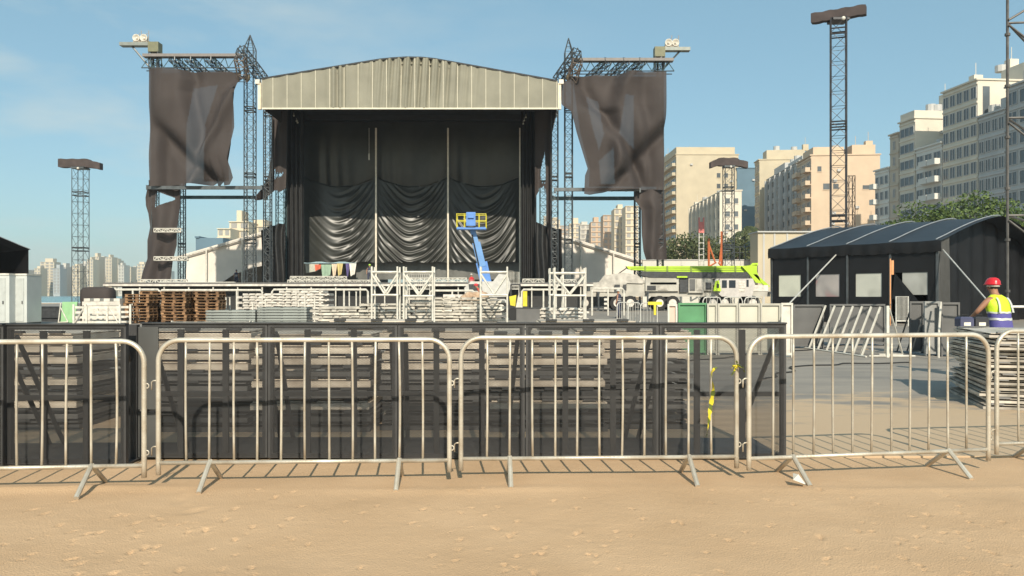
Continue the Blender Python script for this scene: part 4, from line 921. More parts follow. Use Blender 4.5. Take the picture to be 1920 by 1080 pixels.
def block(px0, Y0, slope, length, depth, ytop, wm, label, floors=None, cols=3, wfrac=.62, balc=False, side=(), bars=2, roofbox=None, fins=0, fh=3.1, name='apartment_building', vis=0, xoff=0, wh=1.5):
    """beach-side facade starts at pixel px0 at distance Y0 and runs away along (slope,1); building body lies to the right"""
    X0 = PX(px0, Y0)+xoff; u = Vector((slope, 1, 0)).normalized(); rz = math.atan2(u.y, u.x)-math.pi/2
    hgt = PZ(ytop, Y0)
    t = thing(name, (X0, Y0, 0), label, 'building', 'apartment buildings along the avenue', rz)
    floors = floors or int(hgt/fh); f0 = max(0, int(vis/fh))
    b = MB(); b.bx(0, depth, 0, length, 0, hgt)
    for k in range(f0, floors+1):
        z = hgt-.5-(floors-k)*fh
        if z > 0: b.bx(-.16, -.001, 0.02, length-.02, z-.12, z+.18)
    for k in range(fins+1 if fins else 0): y = .25+(length-.5)*k/fins; b.bx(-.85, -.162, y-.22, y+.22, vis, hgt-.2)
    b.build('wall', wm, t, local=True)
    b = MB(); b.bx(-.35, depth+.2, -.2, length+.2, hgt+.003, hgt+.28); b.build('cornice', wm, t, local=True)
    if roofbox:
        for (a, c_, e, f, h2) in roofbox:
            b = MB(); b.bx(depth*a, depth*c_, length*e, length*f, hgt+.29, hgt+h2); b.build('penthouse', wm, t, local=True)
    rr_ = random.Random(int(px0*7+ytop)); hr = hgt+.29
    for k in range(4):
        a_ = rr_.uniform(.08, .9)*depth; e_ = rr_.uniform(.1, .9)*length; hh_ = rr_.uniform(.8, 2.2); zz = hr+(max([h2 for (p_, q_, s_, t2_, h2) in roofbox if depth*p_-.9 < a_ < depth*q_+.9 and length*s_-.9 < e_ < length*t2_+.9] or [0.29])-.29 if roofbox else 0)+.003
        b = MB()
        if k % 2: b.tube((a_, e_, zz), (a_, e_, zz+hh_*.8), .9, 10); b.build('water_tank', Wg, t, local=True)
        else: b.bx(a_-.8, a_+.8, e_-.7, e_+.7, zz, zz+hh_); b.tube((a_, e_, zz+hh_), (a_, e_, zz+hh_+2.2), .06, 4); b.build('roof_hut', wm, t, local=True)
    for k in range(7 if depth > 8 else 2):
        a_ = rr_.uniform(.15, .9)*depth; zz = hgt-2-rr_.uniform(0, 1)*(hgt*.55); b = MB(); b.bx(a_-.4, a_+.4, -.45, -.002, zz, zz+.55); b.build('air_conditioner', Wg, t, local=True)
    w_ = length/cols*wfrac; n = 0
    for k in range(f0, floors):
        z = hgt-.5-(floors-k)*fh+.75
        for c_ in range(cols):
            y = length*(c_+.5)/cols
            if z < .3: continue
            if n < 100: inst(win_mesh(w_, wh, bars), t, (0, y, z)); n += 1
            if balc and (c_ in balc):
                q = BALC.get(round(length/cols, 1))
                if q is None:
                    bb = MB(); l = length/cols*.92; bb.bx(-1.3, -.162, -l/2, l/2, -.18, 0); bb.bx(-1.3, -1.2, -l/2, l/2, .001, .85); bb.bx(-1.2, -.2, -l/2, -l/2+.08, .001, .85); bb.bx(-1.2, -.2, l/2-.08, l/2, .001, .85)
                    q = bb.build('balcony', wm); C.objects.unlink(q); BALC[round(length/cols, 1)] = q
                qq = inst(q, t, (0, y, z-.65)); 
    for (sx, sz, sw, sh) in side:      # windows on the wall facing the camera, placed (fraction of depth, height from top)
        bb = MB(); bb.bx(depth*sx-sw/2, depth*sx+sw/2, -.06, .1, hgt-sz-sh, hgt-sz); bb.m = 1; bb.bx(depth*sx-sw/2-.1, depth*sx+sw/2+.1, -.12, -.062, hgt-sz-sh-.15, hgt-sz-sh); bb.build('window', [M_glass2, wm], t, local=True)
    return t
BALC = {}
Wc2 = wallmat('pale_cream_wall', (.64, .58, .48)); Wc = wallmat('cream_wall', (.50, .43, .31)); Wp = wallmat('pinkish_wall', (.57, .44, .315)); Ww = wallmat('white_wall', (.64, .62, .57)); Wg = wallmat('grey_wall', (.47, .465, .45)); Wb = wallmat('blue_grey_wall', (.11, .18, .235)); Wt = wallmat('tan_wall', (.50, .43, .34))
# right group, near to far (facade line x = 90 - .1 y)
SL = -.10
fx = lambda Y: 90-.1*Y
def pxf(Y): return 960+fx(Y)/Y*1500
def blk(pxa, pxb, ytop, wm, label, **k):
    """facade between pixel pxa (near end, larger) and pxb (far end)"""
    Ya = 90/((pxa-960)/1500+.1); Yb = 90/((pxb-960)/1500+.1)
    return block(pxa, Ya, SL, (Yb-Ya)*1.005-.15, k.pop('depth', 16), ytop, wm, label, vis=k.pop('vis', 9), **k)
blk(1960, 1886, 140, Wg, 'dark grey apartment block behind the scaffold at the photo edge', cols=3, wfrac=.78, wh=1.9, roofbox=[(.1, .5, .2, .8, 2.4)])
blk(1885, 1834, 205, Wg, 'grey apartment block with rows of paired windows, lower than the tall block beside it', cols=4, wfrac=.75, bars=2, wh=1.8)
blk(1833, 1767, 150, Wc2, 'tallest pale apartment block with glazed top floor and sunlit side wall', cols=5, wfrac=.72, wh=1.8, side=[(.10, 1, 1.2, 5), (.42, 3.2, 1.3, 1.3), (.08, 12.5, 1.2, 2.0)], depth=15, roofbox=[(.55, .98, .0, .6, 3.2)])
blk(1766, 1717, 268, Ww, 'white apartment block with protruding balconies, between two taller blocks', cols=3, wfrac=.75, balc=(0, 1), bars=2)
blk(1716, 1686, 222, Wc2, 'narrow apartment block with wide dark window bands behind the tree', cols=1, wfrac=.86, bars=3, roofbox=[(.0, .45, .05, .95, 1.6), (.46, .95, .05, .95, 3.4)], depth=14)
blk(1685, 1668, 250, Wt, 'plain tan apartment block rising above the low balcony block', cols=1, wfrac=.2)
blk(1667, 1640, 315, Ww, 'low white apartment block with square windows next to the pink wall', cols=3, wfrac=.6, balc=(2,), bars=1)
# second group (facade line x = 54.5 + .08 y), pink side wall towards the camera
block(1521, 186, .08, 12, 15.5, 292, Wp, 'apartment block with a wide sunlit pink blind wall behind the big delay tower', cols=3, wfrac=.6, balc=(0, 2), bars=2, vis=11, roofbox=[(.05, .5, .1, .8, 2.2), (.62, .96, .1, .7, 2.6)], side=[(.12, 2.5, .9, 1.2), (.22, 6.5, 1.4, 1.4), (.36, 6.6, 1.2, 1.2), (.80, 7, 1.6, .9)])
block(1500, 199, .08, 34, 15, 302, Wg, 'long apartment block with pale vertical fins, left of the pink wall', cols=8, wfrac=.7, bars=1, fins=6, vis=11, roofbox=[(.1, .6, .1, .5, 2.0), (.1, .9, .6, .95, 3.0)], side=[])
block(1424, 236, .08, 6, 22, 300, Wc, 'cream apartment block rising behind the finned block', cols=1, vis=12, roofbox=[(.1, .6, .1, .9, 3)])
block(1382, 262, .02, 20, 6.2, 316, Wb, 'blind blue grey tower wall coloured as if shaded between cream blocks', cols=1, wfrac=.01, vis=12)  # this face is sunlit; its shade is put into the dark wall colour
# third group: tall cream blind wall and the low finned block before it
block(1268, 262, -.02, 26, 20.5, 290, Wc, 'tall cream apartment block with a blind sunlit wall and stacked side balconies', cols=3, wfrac=.7, balc=(0, 1, 2), bars=2, vis=10, roofbox=[(.03, .98, .1, .9, 3.0)], side=[(.68, 6, 1.2, 1.5), (.80, 6, 1.2, 1.5), (.68, 9.5, 1.2, 1.5), (.80, 9.5, 1.2, 1.5), (.68, 13, 1.2, 1.5), (.80, 13, 1.2, 1.5), (.68, 17, 1.2, 1.5)])
block(1356, 196, .02, 38, 4.5, 358, Wc2, 'lower cream apartment block with vertical fins before the tall cream block', cols=8, wfrac=.75, bars=1, fins=8, vis=9, side=[(.25, 1.8, 1, 1.3), (.7, 1.8, 1, 1.3), (.25, 5, 1, 1.3), (.7, 5, 1, 1.3), (.25, 8.2, 1, 1.3), (.7, 8.2, 1, 1.3)])
# distant group seen through the right sound wing
rs = random.Random(21)
far = [(1197, 420, 386, 24, Wc), (1172, 440, 391, 20, Wc), (1151, 470, 403, 20, Wc), (1130, 540, 416, 22, Wt), (1108, 560, 421, 20, Ww), (1088, 600, 419, 20, Wc), (1068, 640, 423, 18, Wt), (1050, 640, 412, 16, Wc), (1034, 660, 405, 14, Wc), (1019, 620, 440, 14, Ww)]
M_far = [mat('far_cream', (.60, .52, .39), .9), mat('far_tan', (.50, .37, .26), .9), mat('far_white', (.54, .51, .45), .9), mat('far_grey', (.38, .40, .40), .9)]
def far_block(px0, px1, Y, ytop, m, label, group, seed, ybase=560):
    rs = random.Random(seed); x0, x1, zt = PX(px0, Y), PX(px1, Y), PZ(ytop, Y)
    t = thing('distant_building', ((x0+x1)/2, Y, 0), label, 'building', group)
    b = MB(); b.bx(x0, x1, Y, Y+14, 0, zt); 
    n = max(3, int(zt/3.3))
    for k in range(1, n+1): z = zt*k/n; b.bx(x0-.15, x1+.15, Y-.5, Y-.002, z-.35, z-.02)
    b.build('wall', m, t)
    w_ = x1-x0; cols = max(2, int(w_/5)); cw = w_/cols
    key = (round(cw, 1), n, round(zt))
    q = FARW.get(key)
    if q is None:
        bb = MB(); bb.bx(-cw*.3, cw*.3, -.12, -.003, .7, zt/n-.7); q = bb.build('window', M_glassf); C.objects.unlink(q); FARW[key] = q
    k0 = max(0, int((PZ(545, Y)-2)/(zt/n)))
    for c_ in range(cols):
        for k in range(k0, n):
            o = q.copy(); C.objects.link(o); o.parent = t; o.location = (x0+cw*(c_+.5)-t.location.x, 0, zt*k/n)
    if rs.random() < .75:
        a = rs.uniform(.1, .4); c = rs.uniform(.55, .9); b = MB(); b.bx(x0+w_*a, x0+w_*c, Y+2, Y+10, zt+.002, zt+rs.uniform(1.8, 4.5)); b.build('penthouse', m, t)
    return t
for i, (px, Y, yt, wpx, wm) in enumerate(far):
    far_block(px-wpx, px, Y, yt, M_far[(0, 0, 1, 1, 2, 0, 1, 0, 0, 2)[i]], f"distant {('cream','cream','tan','tan','white','cream','tan','cream','cream','white')[i]} building, {NTH[i]} from right among those beyond the right truss towers", 'distant buildings beyond the right wing', i)
# skyline across the water on the left
xs = [(-6, 22, 500), (20, 52, 506), (50, 66, 512), (64, 76, 503), (75, 102, 491), (99, 113, 503), (110, 124, 500), (123, 136, 506), (135, 150, 498), (150, 165, 494), (163, 175, 486), (174, 186, 481), (185, 199, 484), (198, 210, 482), (209, 222, 488), (221, 233, 497), (232, 246, 500), (245, 258, 503), (257, 272, 495), (271, 292, 500), (290, 318, 508)]
for i, (a, c_, yt) in enumerate(xs):
    far_block(a+.6, c_-.4, 900+(i*37 % 90), yt, M_far[(0, 2, 3, 0, 0, 3, 2, 3, 0, 2, 0, 0, 2, 0, 0, 2, 0, 2, 0, 0, 2)[i]], f"hazy distant building, {(NTH+['nineteenth', 'twentieth', 'twenty-first'])[i]} from the left edge in the skyline across the bay", 'skyline across the bay', 30+i)
# cream block peeping over the left tent
for i, (a, c_, yt, Y) in enumerate([(408, 432, 428, 300), (430, 466, 415, 310), (462, 500, 424, 320)]):
    far_block(a, c_, Y, yt, M_far[0], f"cream rooftop building peeping over the left white tent, {('left', 'middle', 'right')[i]} of three", 'rooftops over the left white tent', 70+i)
b = MB(); Y = 110; b.bx(PX(367, Y), PX(418, Y), Y, Y+4, .02, PZ(446, Y)); b.bx(PX(366, Y), PX(374, Y), Y-.2, Y+4, PZ(446, Y)+.001, PZ(443, Y)); tag(b.build('grey_hut', Wb, loc=(PX(390, Y), Y, 0)), 'small grey flat-roofed hut rising over the slope of the left white tent', 'hut')

# low white wall and site buildings
Y = 96
t = thing('site_wall', (PX(1330, Y), Y, 0), 'long low white wall behind the truck crane', 'wall')
b = MB(); b.bx(PX(1205, Y), PX(1462, Y), Y, Y+.5, .012, PZ(488, Y)); b.build('wall', wallmat('whitewash', (.58, .56, .50)), t)
b = MB(); b.bx(PX(1204, Y), PX(1463, Y), Y-.1, Y+.6, PZ(488, Y)+.002, PZ(486.5, Y)); b.build('coping', Wg, t)
for k in range(1, 7): x = PX(1205+k*37, Y); b = MB(); b.bx(x-.12, x+.12, Y-.08, Y-.002, .012, PZ(489, Y)); b.build('pilaster', wallmat('whitewash', (.58, .56, .50)), t)
Y = 92
t = thing('site_building', (PX(1450, Y), Y, 0), 'low cream flat-roofed building behind the end of the black marquee', 'building')
b = MB(); b.bx(PX(1421, Y), PX(1540, Y), Y, Y+3, .012, PZ(436, Y)); b.build('wall', Wc, t)
b = MB(); b.bx(PX(1419, Y), PX(1542, Y), Y-.3, Y+3.4, PZ(436, Y)+.002, PZ(433.5, Y)); b.build('roof', Wg, t)
for px in (1432, 1452, 1476): b = MB(); b.bx(PX(px, Y)-.1, PX(px, Y)+.1, Y-.06, Y-.002, .012, PZ(437, Y)); b.build('pilaster', Wg, t)

# ---------------------------------------------------------------- trees
def leaf_mat(nm, c1, c2):
    m = bpy.data.materials.new(nm); m.use_nodes = True; t = m.node_tree; b = t.nodes['Principled BSDF']; b.inputs['Roughness'].default_value = .6
    g = nd(t, 'ShaderNodeNewGeometry'); rp = nd(t, 'ShaderNodeValToRGB'); rp.color_ramp.elements[0].color = (*c1, 1); rp.color_ramp.elements[1].color = (*c2, 1)
    t.links.new(g.outputs['Random Per Island'], rp.inputs[0]); t.links.new(rp.outputs[0], b.inputs['Base Color'])
    b.inputs['Subsurface Weight'].default_value = 0; return m
M_leaf = leaf_mat('leaves_green', (.025, .055, .010), (.11, .16, .03)); M_leaf2 = leaf_mat('leaves_olive', (.03, .05, .015), (.12, .13, .05))
M_bark = mat('bark', (.10, .07, .05), .9, 0, .3, 8)
def tree(x, y, h, rad, label, seed, m=M_leaf, n=3800, leaf=.30, flat=.62, group='trees before the apartment blocks'):
    rs = np.random.RandomState(seed); t = thing('tree', (x, y, 0), label, 'tree', group)
    b = MB(); b.smooth = True; b.tube((0,0,0), (0,0,h*.45), .28, 8, .2)
    cl = []
    for k in range(15):
        a = rs.uniform(0, 6.28); r = rad*math.sqrt(rs.rand())*.8; z = h-rad*flat+rs.uniform(-.8, .8)*rad*flat*math.sqrt(max(.05, 1-(r/rad)**2))
        c = Vector((r*math.cos(a), r*math.sin(a), z)); cl.append((c, rad*rs.uniform(.24, .42)))
        b.tube((0,0,h*.40), c*.97, .13, 5, .03)
    b.build('trunk', M_bark, t, local=True)
    vs = []; fs = []
    per = n//len(cl)
    for c, r in cl:
        for k in range(per):
            d = rs.normal(size=3); d /= np.linalg.norm(d); rr = r*(.45+.6*rs.rand()**.6)
            p = np.array(c)+d*rr*np.array([1.15, 1.15, .75])
            s = leaf*rs.uniform(.5, 1.2); a = rs.normal(size=3)+d*.8; a /= np.linalg.norm(a); q = np.cross(a, rs.normal(size=3)); q /= np.linalg.norm(q); w_ = np.cross(a, q)
            i = len(vs); vs += [tuple(p-q*s*.5), tuple(p+w_*s*.33), tuple(p+q*s*.6), tuple(p-w_*s*.33)]; fs.append((i, i+1, i+2, i+3))
    b = MB(); b.add(vs, fs); b.build('crown', m, t, local=True)
    return t
tree(PX(1805, 84), 84, 13.0, 6.2, 'broad leafy green tree rising over the black marquee, largest one', 1, n=8500, leaf=.36)
tree(PX(1722, 86), 86, 11.0, 4.2, 'smaller green tree left of the largest tree above the marquee roof', 2, n=4500, leaf=.34)
tree(PX(1880, 82), 83, 11.0, 4.2, 'green tree right of the largest one, behind the scaffold tower', 3, n=4500, leaf=.34)
for i, (px, Y, yt, r, lab) in enumerate([(1290, 108, 432, 4.6, 'dark olive tree beside the edge of the right brown cloth'), (1340, 112, 452, 3.4, 'low olive tree behind the white signal mast'), (1262, 118, 455, 3.4, 'low olive tree just right of the brown cloth'), (1385, 116, 440, 3.6, 'olive tree behind the small delay tower'), (1372, 125, 455, 3.0, 'low olive tree half hidden behind the small delay tower')]):
    tree(PX(px, Y), Y, PZ(yt, Y), r, lab, 40+i, M_leaf2, 3000, .40, group='olive trees behind the white wall', flat=.8)
def palm(px, Y, ytop, label, seed):
    rs = random.Random(seed); x = PX(px, Y); h = PZ(ytop, Y)-.6; t = thing('palm_tree', (x, Y, 0), label, 'tree', 'palm trees behind the white wall')
    b = MB(); b.smooth = True; b.path([(0,0,0), (.1,0,h*.5), (.05,0,h)], [.2, .15, .13], 7); b.build('trunk', M_bark, t, local=True)
    b = MB()
    for k in range(22):
        a = rs.uniform(0, 6.28); up = rs.uniform(-.2, 1.1); Ln = rs.uniform(1.8, 2.6); pts = []
        for j in range(9): s = j/8; pts.append(Vector((math.cos(a)*Ln*s*math.cos(up*.6), math.sin(a)*Ln*s*math.cos(up*.6), h+Ln*(.55*up*s-1.0*s*s))))
        for j in range(8):
            d = (pts[j+1]-pts[j]); sd = Vector((-math.sin(a), math.cos(a), 0))
            for s_ in (-1, 1):
                l = .55*(1-abs(j/8-.4)); p = pts[j]; b.add([p, p+d*.6, p+d*1.2+sd*s_*l-Vector((0,0,l*.5)), p+d*.5+sd*s_*l-Vector((0,0,l*.5))], [(0,1,2,3)])
    b.build('crown', M_leaf2, t, local=True)
palm(1407, 118, 418, 'palm tree with drooping fronds beside the blue grey tower wall', 1)
palm(1392, 122, 428, 'shorter palm tree left of the taller palm', 2)
palm(1310, 120, 440, 'palm tree behind the signal mast', 3)

# ---------------------------------------------------------------- white tents
def white_tent(xe, ye, xr, yr, x_wall0, Y, dpt, label, mirror, wall):
    """slope from the eave (xe,ye) up to the ridge (xr,yr); wall polygon in pixels"""
    t = thing('white_tent', P(xr, 553, Y), label, 'tent', 'white tents beside the stage')
    e = P(xe, ye, Y); r = P(xr, yr, Y); far_ = r+Vector((r.x-e.x, 0, e.z-r.z))
    b = MB(); v = []
    for p in (e, r, far_):
        v += [p, p+Vector((0, dpt, 0)), p-Vector((0,0,.18)), p+Vector((0, dpt, -.18))]
    b.add(v, [(0,4,5,1), (4,8,9,5), (2,3,7,6), (6,7,11,10), (0,2,6,4), (4,6,10,8), (0,1,3,2), (8,10,11,9), (1,5,7,3), (5,9,11,7)]); b.build('roof', M_tentwhite, t)
    pts = [P(x, y, Y+.35) for x, y in wall]; n = len(pts)
    b = MB(); cx = sum((p for p in pts), Vector())/n
    b.add(pts+[p+Vector((0,.04,0)) for p in pts], [tuple(range(n)), tuple(range(2*n-1, n-1, -1))]+[(i, n+i, n+(i+1) % n, (i+1) % n) for i in range(n)]); b.build('gable_wall', M_tentwhite, t)
    for k in (0, .35, .7):
        p = e.lerp(r, k); b = MB(); b.tube((p.x, Y-.05, .014), (p.x, Y-.05, p.z-.19), .10, 6); b.build('pole', M_white, t)
    b = MB(); b.tube(e-Vector((0,.02,.3)), r-Vector((0,.02,.3)), .09, 5); b.build('rafter', M_paleb, t)
    b = MB(); b.bx(min(e.x, far_.x)+.6, max(e.x, far_.x)-.6, Y+dpt-.3, Y+dpt-.2, .014, e.z-.1); b.build('back_wall', mat('tent_inner', (.30, .28, .26), .8), t)
white_tent(320, 484, 512, 428, 345, 98, 14, 'white tent sloping up towards the stage on the left, its gable wall half gathered up', False,
           [(352, 477), (420, 457), (512, 430.5), (512, 494), (470, 503), (438, 515), (420, 527), (402, 534), (345, 537), (349, 510)])
white_tent(1212, 490, 1036, 434, 1200, 98, 14, 'white tent sloping down away from the stage on the right, with a plain gable wall', True,
           [(1202, 488), (1036, 436.5), (1036, 540), (1110, 541), (1202, 541)])
b = MB(); b.tube(P(322, 484, 97.5), (PX(296, 92), 92, DZ), .05, 5); tag(b.build('guy_rope', M_white, loc=P(322, 484, 97.5)), 'taut white guy rope running down from the eave of the left white tent', 'rope')

# ---------------------------------------------------------------- delay towers with wrapped headers
def delay_tower(px, Y, ytop, wpx, hw_px, hh_px, label, yaw=0, m=M_truss, droop=0):
    x = PX(px, Y); zt = PZ(ytop, Y); wd = wpx*Y/F; t = thing('delay_tower', (x, Y, .014), label, 'tower', 'delay towers with brown wrapped headers', 0)
    hh = hh_px*Y/F; hw = hw_px*Y/F
    b = MB(); lattice(b, (0,0,.25), (0,0,zt-hh), wd, seg=wd*1.05, r=.045, rb=.02, dbl=5.8, side=(math.cos(yaw*.6), math.sin(yaw*.6), 0)); b.build('lattice_mast', m, t, local=True)
    b = MB(); b.box((0,0,.12), (wd*2.6, wd*2.6, .24)); b.build('ballast', M_greyp, t, local=True)
    b = MB(); M_ = Matrix.Rotation(yaw, 3, 'Z'); n = 14
    rings = []
    for k in range(n+1):
        f = k/n; xx = -hw/2+hw*f; e = .5*.5*hh*(1+.10*math.sin(f*19)+.06*math.sin(f*41)); dz = 0
        if droop and f > .72: e *= 1-.5*(f-.72)/.28; dz = -.22*(f-.72)/.28
        if droop < 0 and f < .16: dz = -.35*(1-f/.16)*hh; e *= .8
        top = hh/2+.03*math.sin(f*23); bot = -hh/2-.05*abs(math.sin(f*15))
        d = hh*.42
        rings.append([M_ @ Vector((xx, -d, bot*1+dz))+Vector((0,0,zt-hh/2)), M_ @ Vector((xx, d, bot+dz))+Vector((0,0,zt-hh/2)), M_ @ Vector((xx, d, top*(1 if not dz else .6)+dz))+Vector((0,0,zt-hh/2)), M_ @ Vector((xx, -d, top*(1 if not dz else .6)+dz))+Vector((0,0,zt-hh/2))])
    b.loft(rings); b.build('wrapped_header', mat('header_wrap', (.060, .045, .042), .8, 0, .25, 1.5, bump=.5, bscale=6), t, local=True)
    b = MB(); b.sphere(Vector((wd*.1, -wd*.6, zt-hh*1.25)), .13, 8, 6); b.build('lamp', M_white, t, local=True)
    b = MB(); b.box((0,0,zt-hh-.12), (wd*1.15, wd*1.15, .14)); b.build('head_plate', m, t, local=True)
delay_tower(151, 84, 299, 21, 78, 15, 'delay tower standing alone on the left with its header frayed at one end', 0, M_truss, 1)
delay_tower(1366, 80, 297, 17, 70, 14, 'smaller delay tower before the cream block, its lattice very thin', 0, M_truss, -1)
delay_tower(1572, 50, 19, 27, 96, 17, 'tallest delay tower with a slanting brown header, before the pink wall', R(-31), mat('tower_steel', (.06, .06, .065), .5, .3, .3, 2))
# short climbing mast beside the tallest tower
b = MB(); lattice(b, P(1595, 500, 78), P(1595, 330, 78), .6, seg=1.3, r=.05, rb=.03); tag(b.build('ladder_mast', mat('brown_steel', (.12, .09, .07), .7), loc=P(1595, 553, 78)), 'short brown lattice mast close beside the tallest delay tower', 'mast')
# signal mast with red top
t = thing('signal_mast', (PX(1315, 88), 88, .014), 'white ladder mast with a red top section before the olive trees', 'mast')
zt = PZ(408, 88); zr = PZ(437, 88); w_ = .5
b = MB(); 
for s in (-1, 1): b.tube((s*w_/2, 0, 0), (s*w_/2, 0, zr), .07, 5)
k = 0
while k*.65 < zr: b.tube((-w_/2, 0, k*.65), (w_/2, 0, k*.65), .05, 4); k += 1
b.build('ladder', M_white, t, local=True)
b = MB(); b.bx(-w_/2-.06, w_/2+.06, -.1, .1, zr, zt-.5); b.bx(-w_/2-.06, -w_/2+.06, -.1, .1, zt-.499, zt); b.bx(w_/2-.06, w_/2+.06, -.1, .1, zt-.499, zt); b.build('red_section', mat('faded_red', (.62, .18, .16), .6), t, local=True)
for i, px in enumerate((1329, 1353)):
    b = MB(); c = P(px, 500, 90); b.tube(c, P(px, 447 if i == 0 else 434, 90), .12, 4); b.tube(c, P(px+(14 if i == 0 else -6), 492, 90), .09, 4); b.tube(P(px, 458, 90), P(px+(12 if i == 0 else -4), 492, 90), .09, 4)
    tag(b.build('orange_mast', mat('orange_red', (.55, .16, .06), .6), loc=c), ['orange braced post just right of the signal mast', 'reddish post standing before the olive trees, left of the small delay tower'][i], 'post')
# site fence of pipes at the wall top
t = thing('scaffold_rail', P(1380, 487, 95.5), 'thin scaffold railing standing over the white wall behind the crane boom', 'railing')
b = MB()
for y in (463, 474): b.tube(P(1352, y, 95.8), P(1421, y, 95.8), .05, 4)
for px in range(1354, 1422, 11): b.tube(P(px, 487, 95.8), P(px, 462, 95.8), .05, 4)
b.build('rail', M_truss, t)

# ---------------------------------------------------------------- black marquee
def marquee(A, dirv, wdt, length, eave, ridge, bays, name, label, front_open, windows=True):
    """A: near corner of the long wall; dirv: unit vector along wall away; width to the right of it"""
    a = Vector((*dirv, 0)).normalized(); g = Vector((a.y, -a.x, 0)); t = thing(name, (A[0], A[1], .014), label, 'tent', 'black marquees')
    A = Vector((A[0], A[1], 0))
    def pt(s, w_, z): return A+a*s+g*w_+Vector((0,0,z))
    prof = []
    for k in range(17):
        f = k/16; w_ = wdt*f; z = eave+(ridge-eave)*(1-abs(2*f-1)**1.35); prof.append((w_-(.12 if k == 0 else 0)+(.12 if k == 16 else 0), z))
    NS = 40
    b = MB(); b.smooth = True; vs = []
    for i in range(NS+1):
        s = -.25+(length+.4)*i/NS; q = (s/length*bays) % 1; sag = -.02*math.sin(math.pi*q) if 0 <= s <= length else 0
        for k, (w_, z) in enumerate(prof): vs.append(pt(s, w_, z+sag*(1-abs(2*k/16-1))*1.0-.03*math.sin(math.pi*q)))
    m_ = len(prof); b.add(vs, [(i*m_+k, i*m_+k+1, (i+1)*m_+k+1, (i+1)*m_+k) for i in range(NS) for k in range(m_-1)]); b.build('roof', M_tentroof, t)
    # valance
    b = MB(); b.smooth = True; vs = []
    for i in range(81):
        s = -.25+(length+.4)*i/80; q = (s/length*bays) % 1
        for j, (off, dz) in enumerate(((-.13, .0), (-.16, -.25), (-.12, -.55))): vs.append(pt(s, off-.02*math.sin(i*.9)*j, eave+dz-.03*math.sin(math.pi*q)+(.02*math.sin(i*1.3) if j == 2 else 0)))
    b.add(vs, [(i*3+j, (i+1)*3+j, (i+1)*3+j+1, i*3+j+1) for i in range(80) for j in range(2)]); b.build('valance', M_tentblack, t)
    # ribs over the roof and posts
    for k in range(bays+1):
        s = length*k/bays
        b = MB(); b.path([pt(s, w_, z+.05) for w_, z in prof], .032, 5); b.build('roof_rib', mat('rib_grey', (.32, .34, .36), .5, .3), t)
        b = MB(); p = pt(s, -.02, .014); b.box(pt(s, .0, eave/2), (.1, .1, eave), math.atan2(a.y, a.x)); b.build('post', M_truss, t)
    bl = length/bays
    for k in range(bays):
        s0, s1 = k*bl+.08, (k+1)*bl-.08
        z0, z1 = WZ
        c0, c1 = s0+bl*.16, s1-bl*.16
        b = MB(); th = .03
        def q(sa, sb, za, zb, off=0): 
            p = [pt(sa, off, za), pt(sb, off, za), pt(sb, off, zb), pt(sa, off, zb)]; r = [v+g*th for v in p]
            b.add(p+r, [(0,1,2,3), (7,6,5,4), (0,4,5,1), (1,5,6,2), (2,6,7,3), (3,7,4,0)])
        if windows and not (k == 0 and OPEN0):
            q(s0, s1, .02, z0); q(s0, s1, z1, eave); q(s0, c0, z0, z1); q(c1, s1, z0, z1); b.build('wall_bay', M_tentblack, t)
            b = MB(); th = .01; q(c0-.03, c1+.03, z0-.03, z1+.03, .035); b.build('clear_window', M_pvc[k % 4], t)
        elif windows:
            # rolled-aside bay: flap hangs slanting over a clear pane
            q(s0, s1, z1, eave); q(s0, c0, .02, z1); b.build('wall_bay', M_tentblack, t)
            b = MB(); th = .01; q(c0, s1-.5, z0+.1, z1, .035); b.build('clear_window', M_pvc[0], t)
            b = MB(); th = .02; p = [pt(s1-.15, -.05, z1), pt(c0+.2, -.07, .9), pt(c0+.75, -.1, 1.0), pt(s1-.0, -.04, z0-.1)]; b.add(p+[v+g*.02 for v in p], [(0,1,2,3), (7,6,5,4), (0,4,5,1), (1,5,6,2), (2,6,7,3), (3,7,4,0)]); b.build('flap', M_tentblack, t)
        else: q(s0, s1, .02, eave); b.build('wall_bay', M_tentblack, t)
    th = .03; b = MB()
    p = [pt(0, wdt, .02), pt(length, wdt, .02), pt(length, wdt, eave), pt(0, wdt, eave)]; b.add(p+[v+g*.03 for v in p], [(0,1,2,3), (7,6,5,4), (0,4,5,1), (1,5,6,2), (2,6,7,3), (3,7,4,0)]); b.build('rear_wall', M_tentblack, t)
    for s, nm in ((length, 'end_wall'),)+(() if front_open else ((0, 'gable_wall'),)):
        b = MB(); pr_ = [pt(s, w_, z-.02) for w_, z in prof]; base = [pt(s, wdt, .02), pt(s, 0, .02)]; ply = pr_+base; n = len(ply); b.add(ply+[v+a*.03 for v in ply], [tuple(range(n)), tuple(range(2*n-1, n-1, -1))]+[(i, n+i, n+(i+1) % n, (i+1) % n) for i in range(n)]); b.build(nm, M_tentblack, t)
    return t, pt, a, g
def pvc(nm, c1, c2, c3):
    m = bpy.data.materials.new(nm); m.use_nodes = True; tt = m.node_tree; b = tt.nodes['Principled BSDF']; b.inputs['Roughness'].default_value = .25
    tc = nd(tt, 'ShaderNodeTexCoord'); nz = nd(tt, 'ShaderNodeTexNoise'); nz.inputs['Scale'].default_value = .9; nz.inputs['Detail'].default_value = 1; nz.inputs['Distortion'].default_value = .6; tt.links.new(tc.outputs['Object'], nz.inputs['Vector'])
    rp = nd(tt, 'ShaderNodeValToRGB'); e = rp.color_ramp.elements; e[0].position = .25; e[1].position = .75; e[0].color = (*c1, 1); e[1].color = (*c2, 1); x = e.new(.5); x.color = (*c3, 1)
    tt.links.new(nz.outputs[0], rp.inputs[0]); tt.links.new(rp.outputs[0], b.inputs['Base Color']); return m
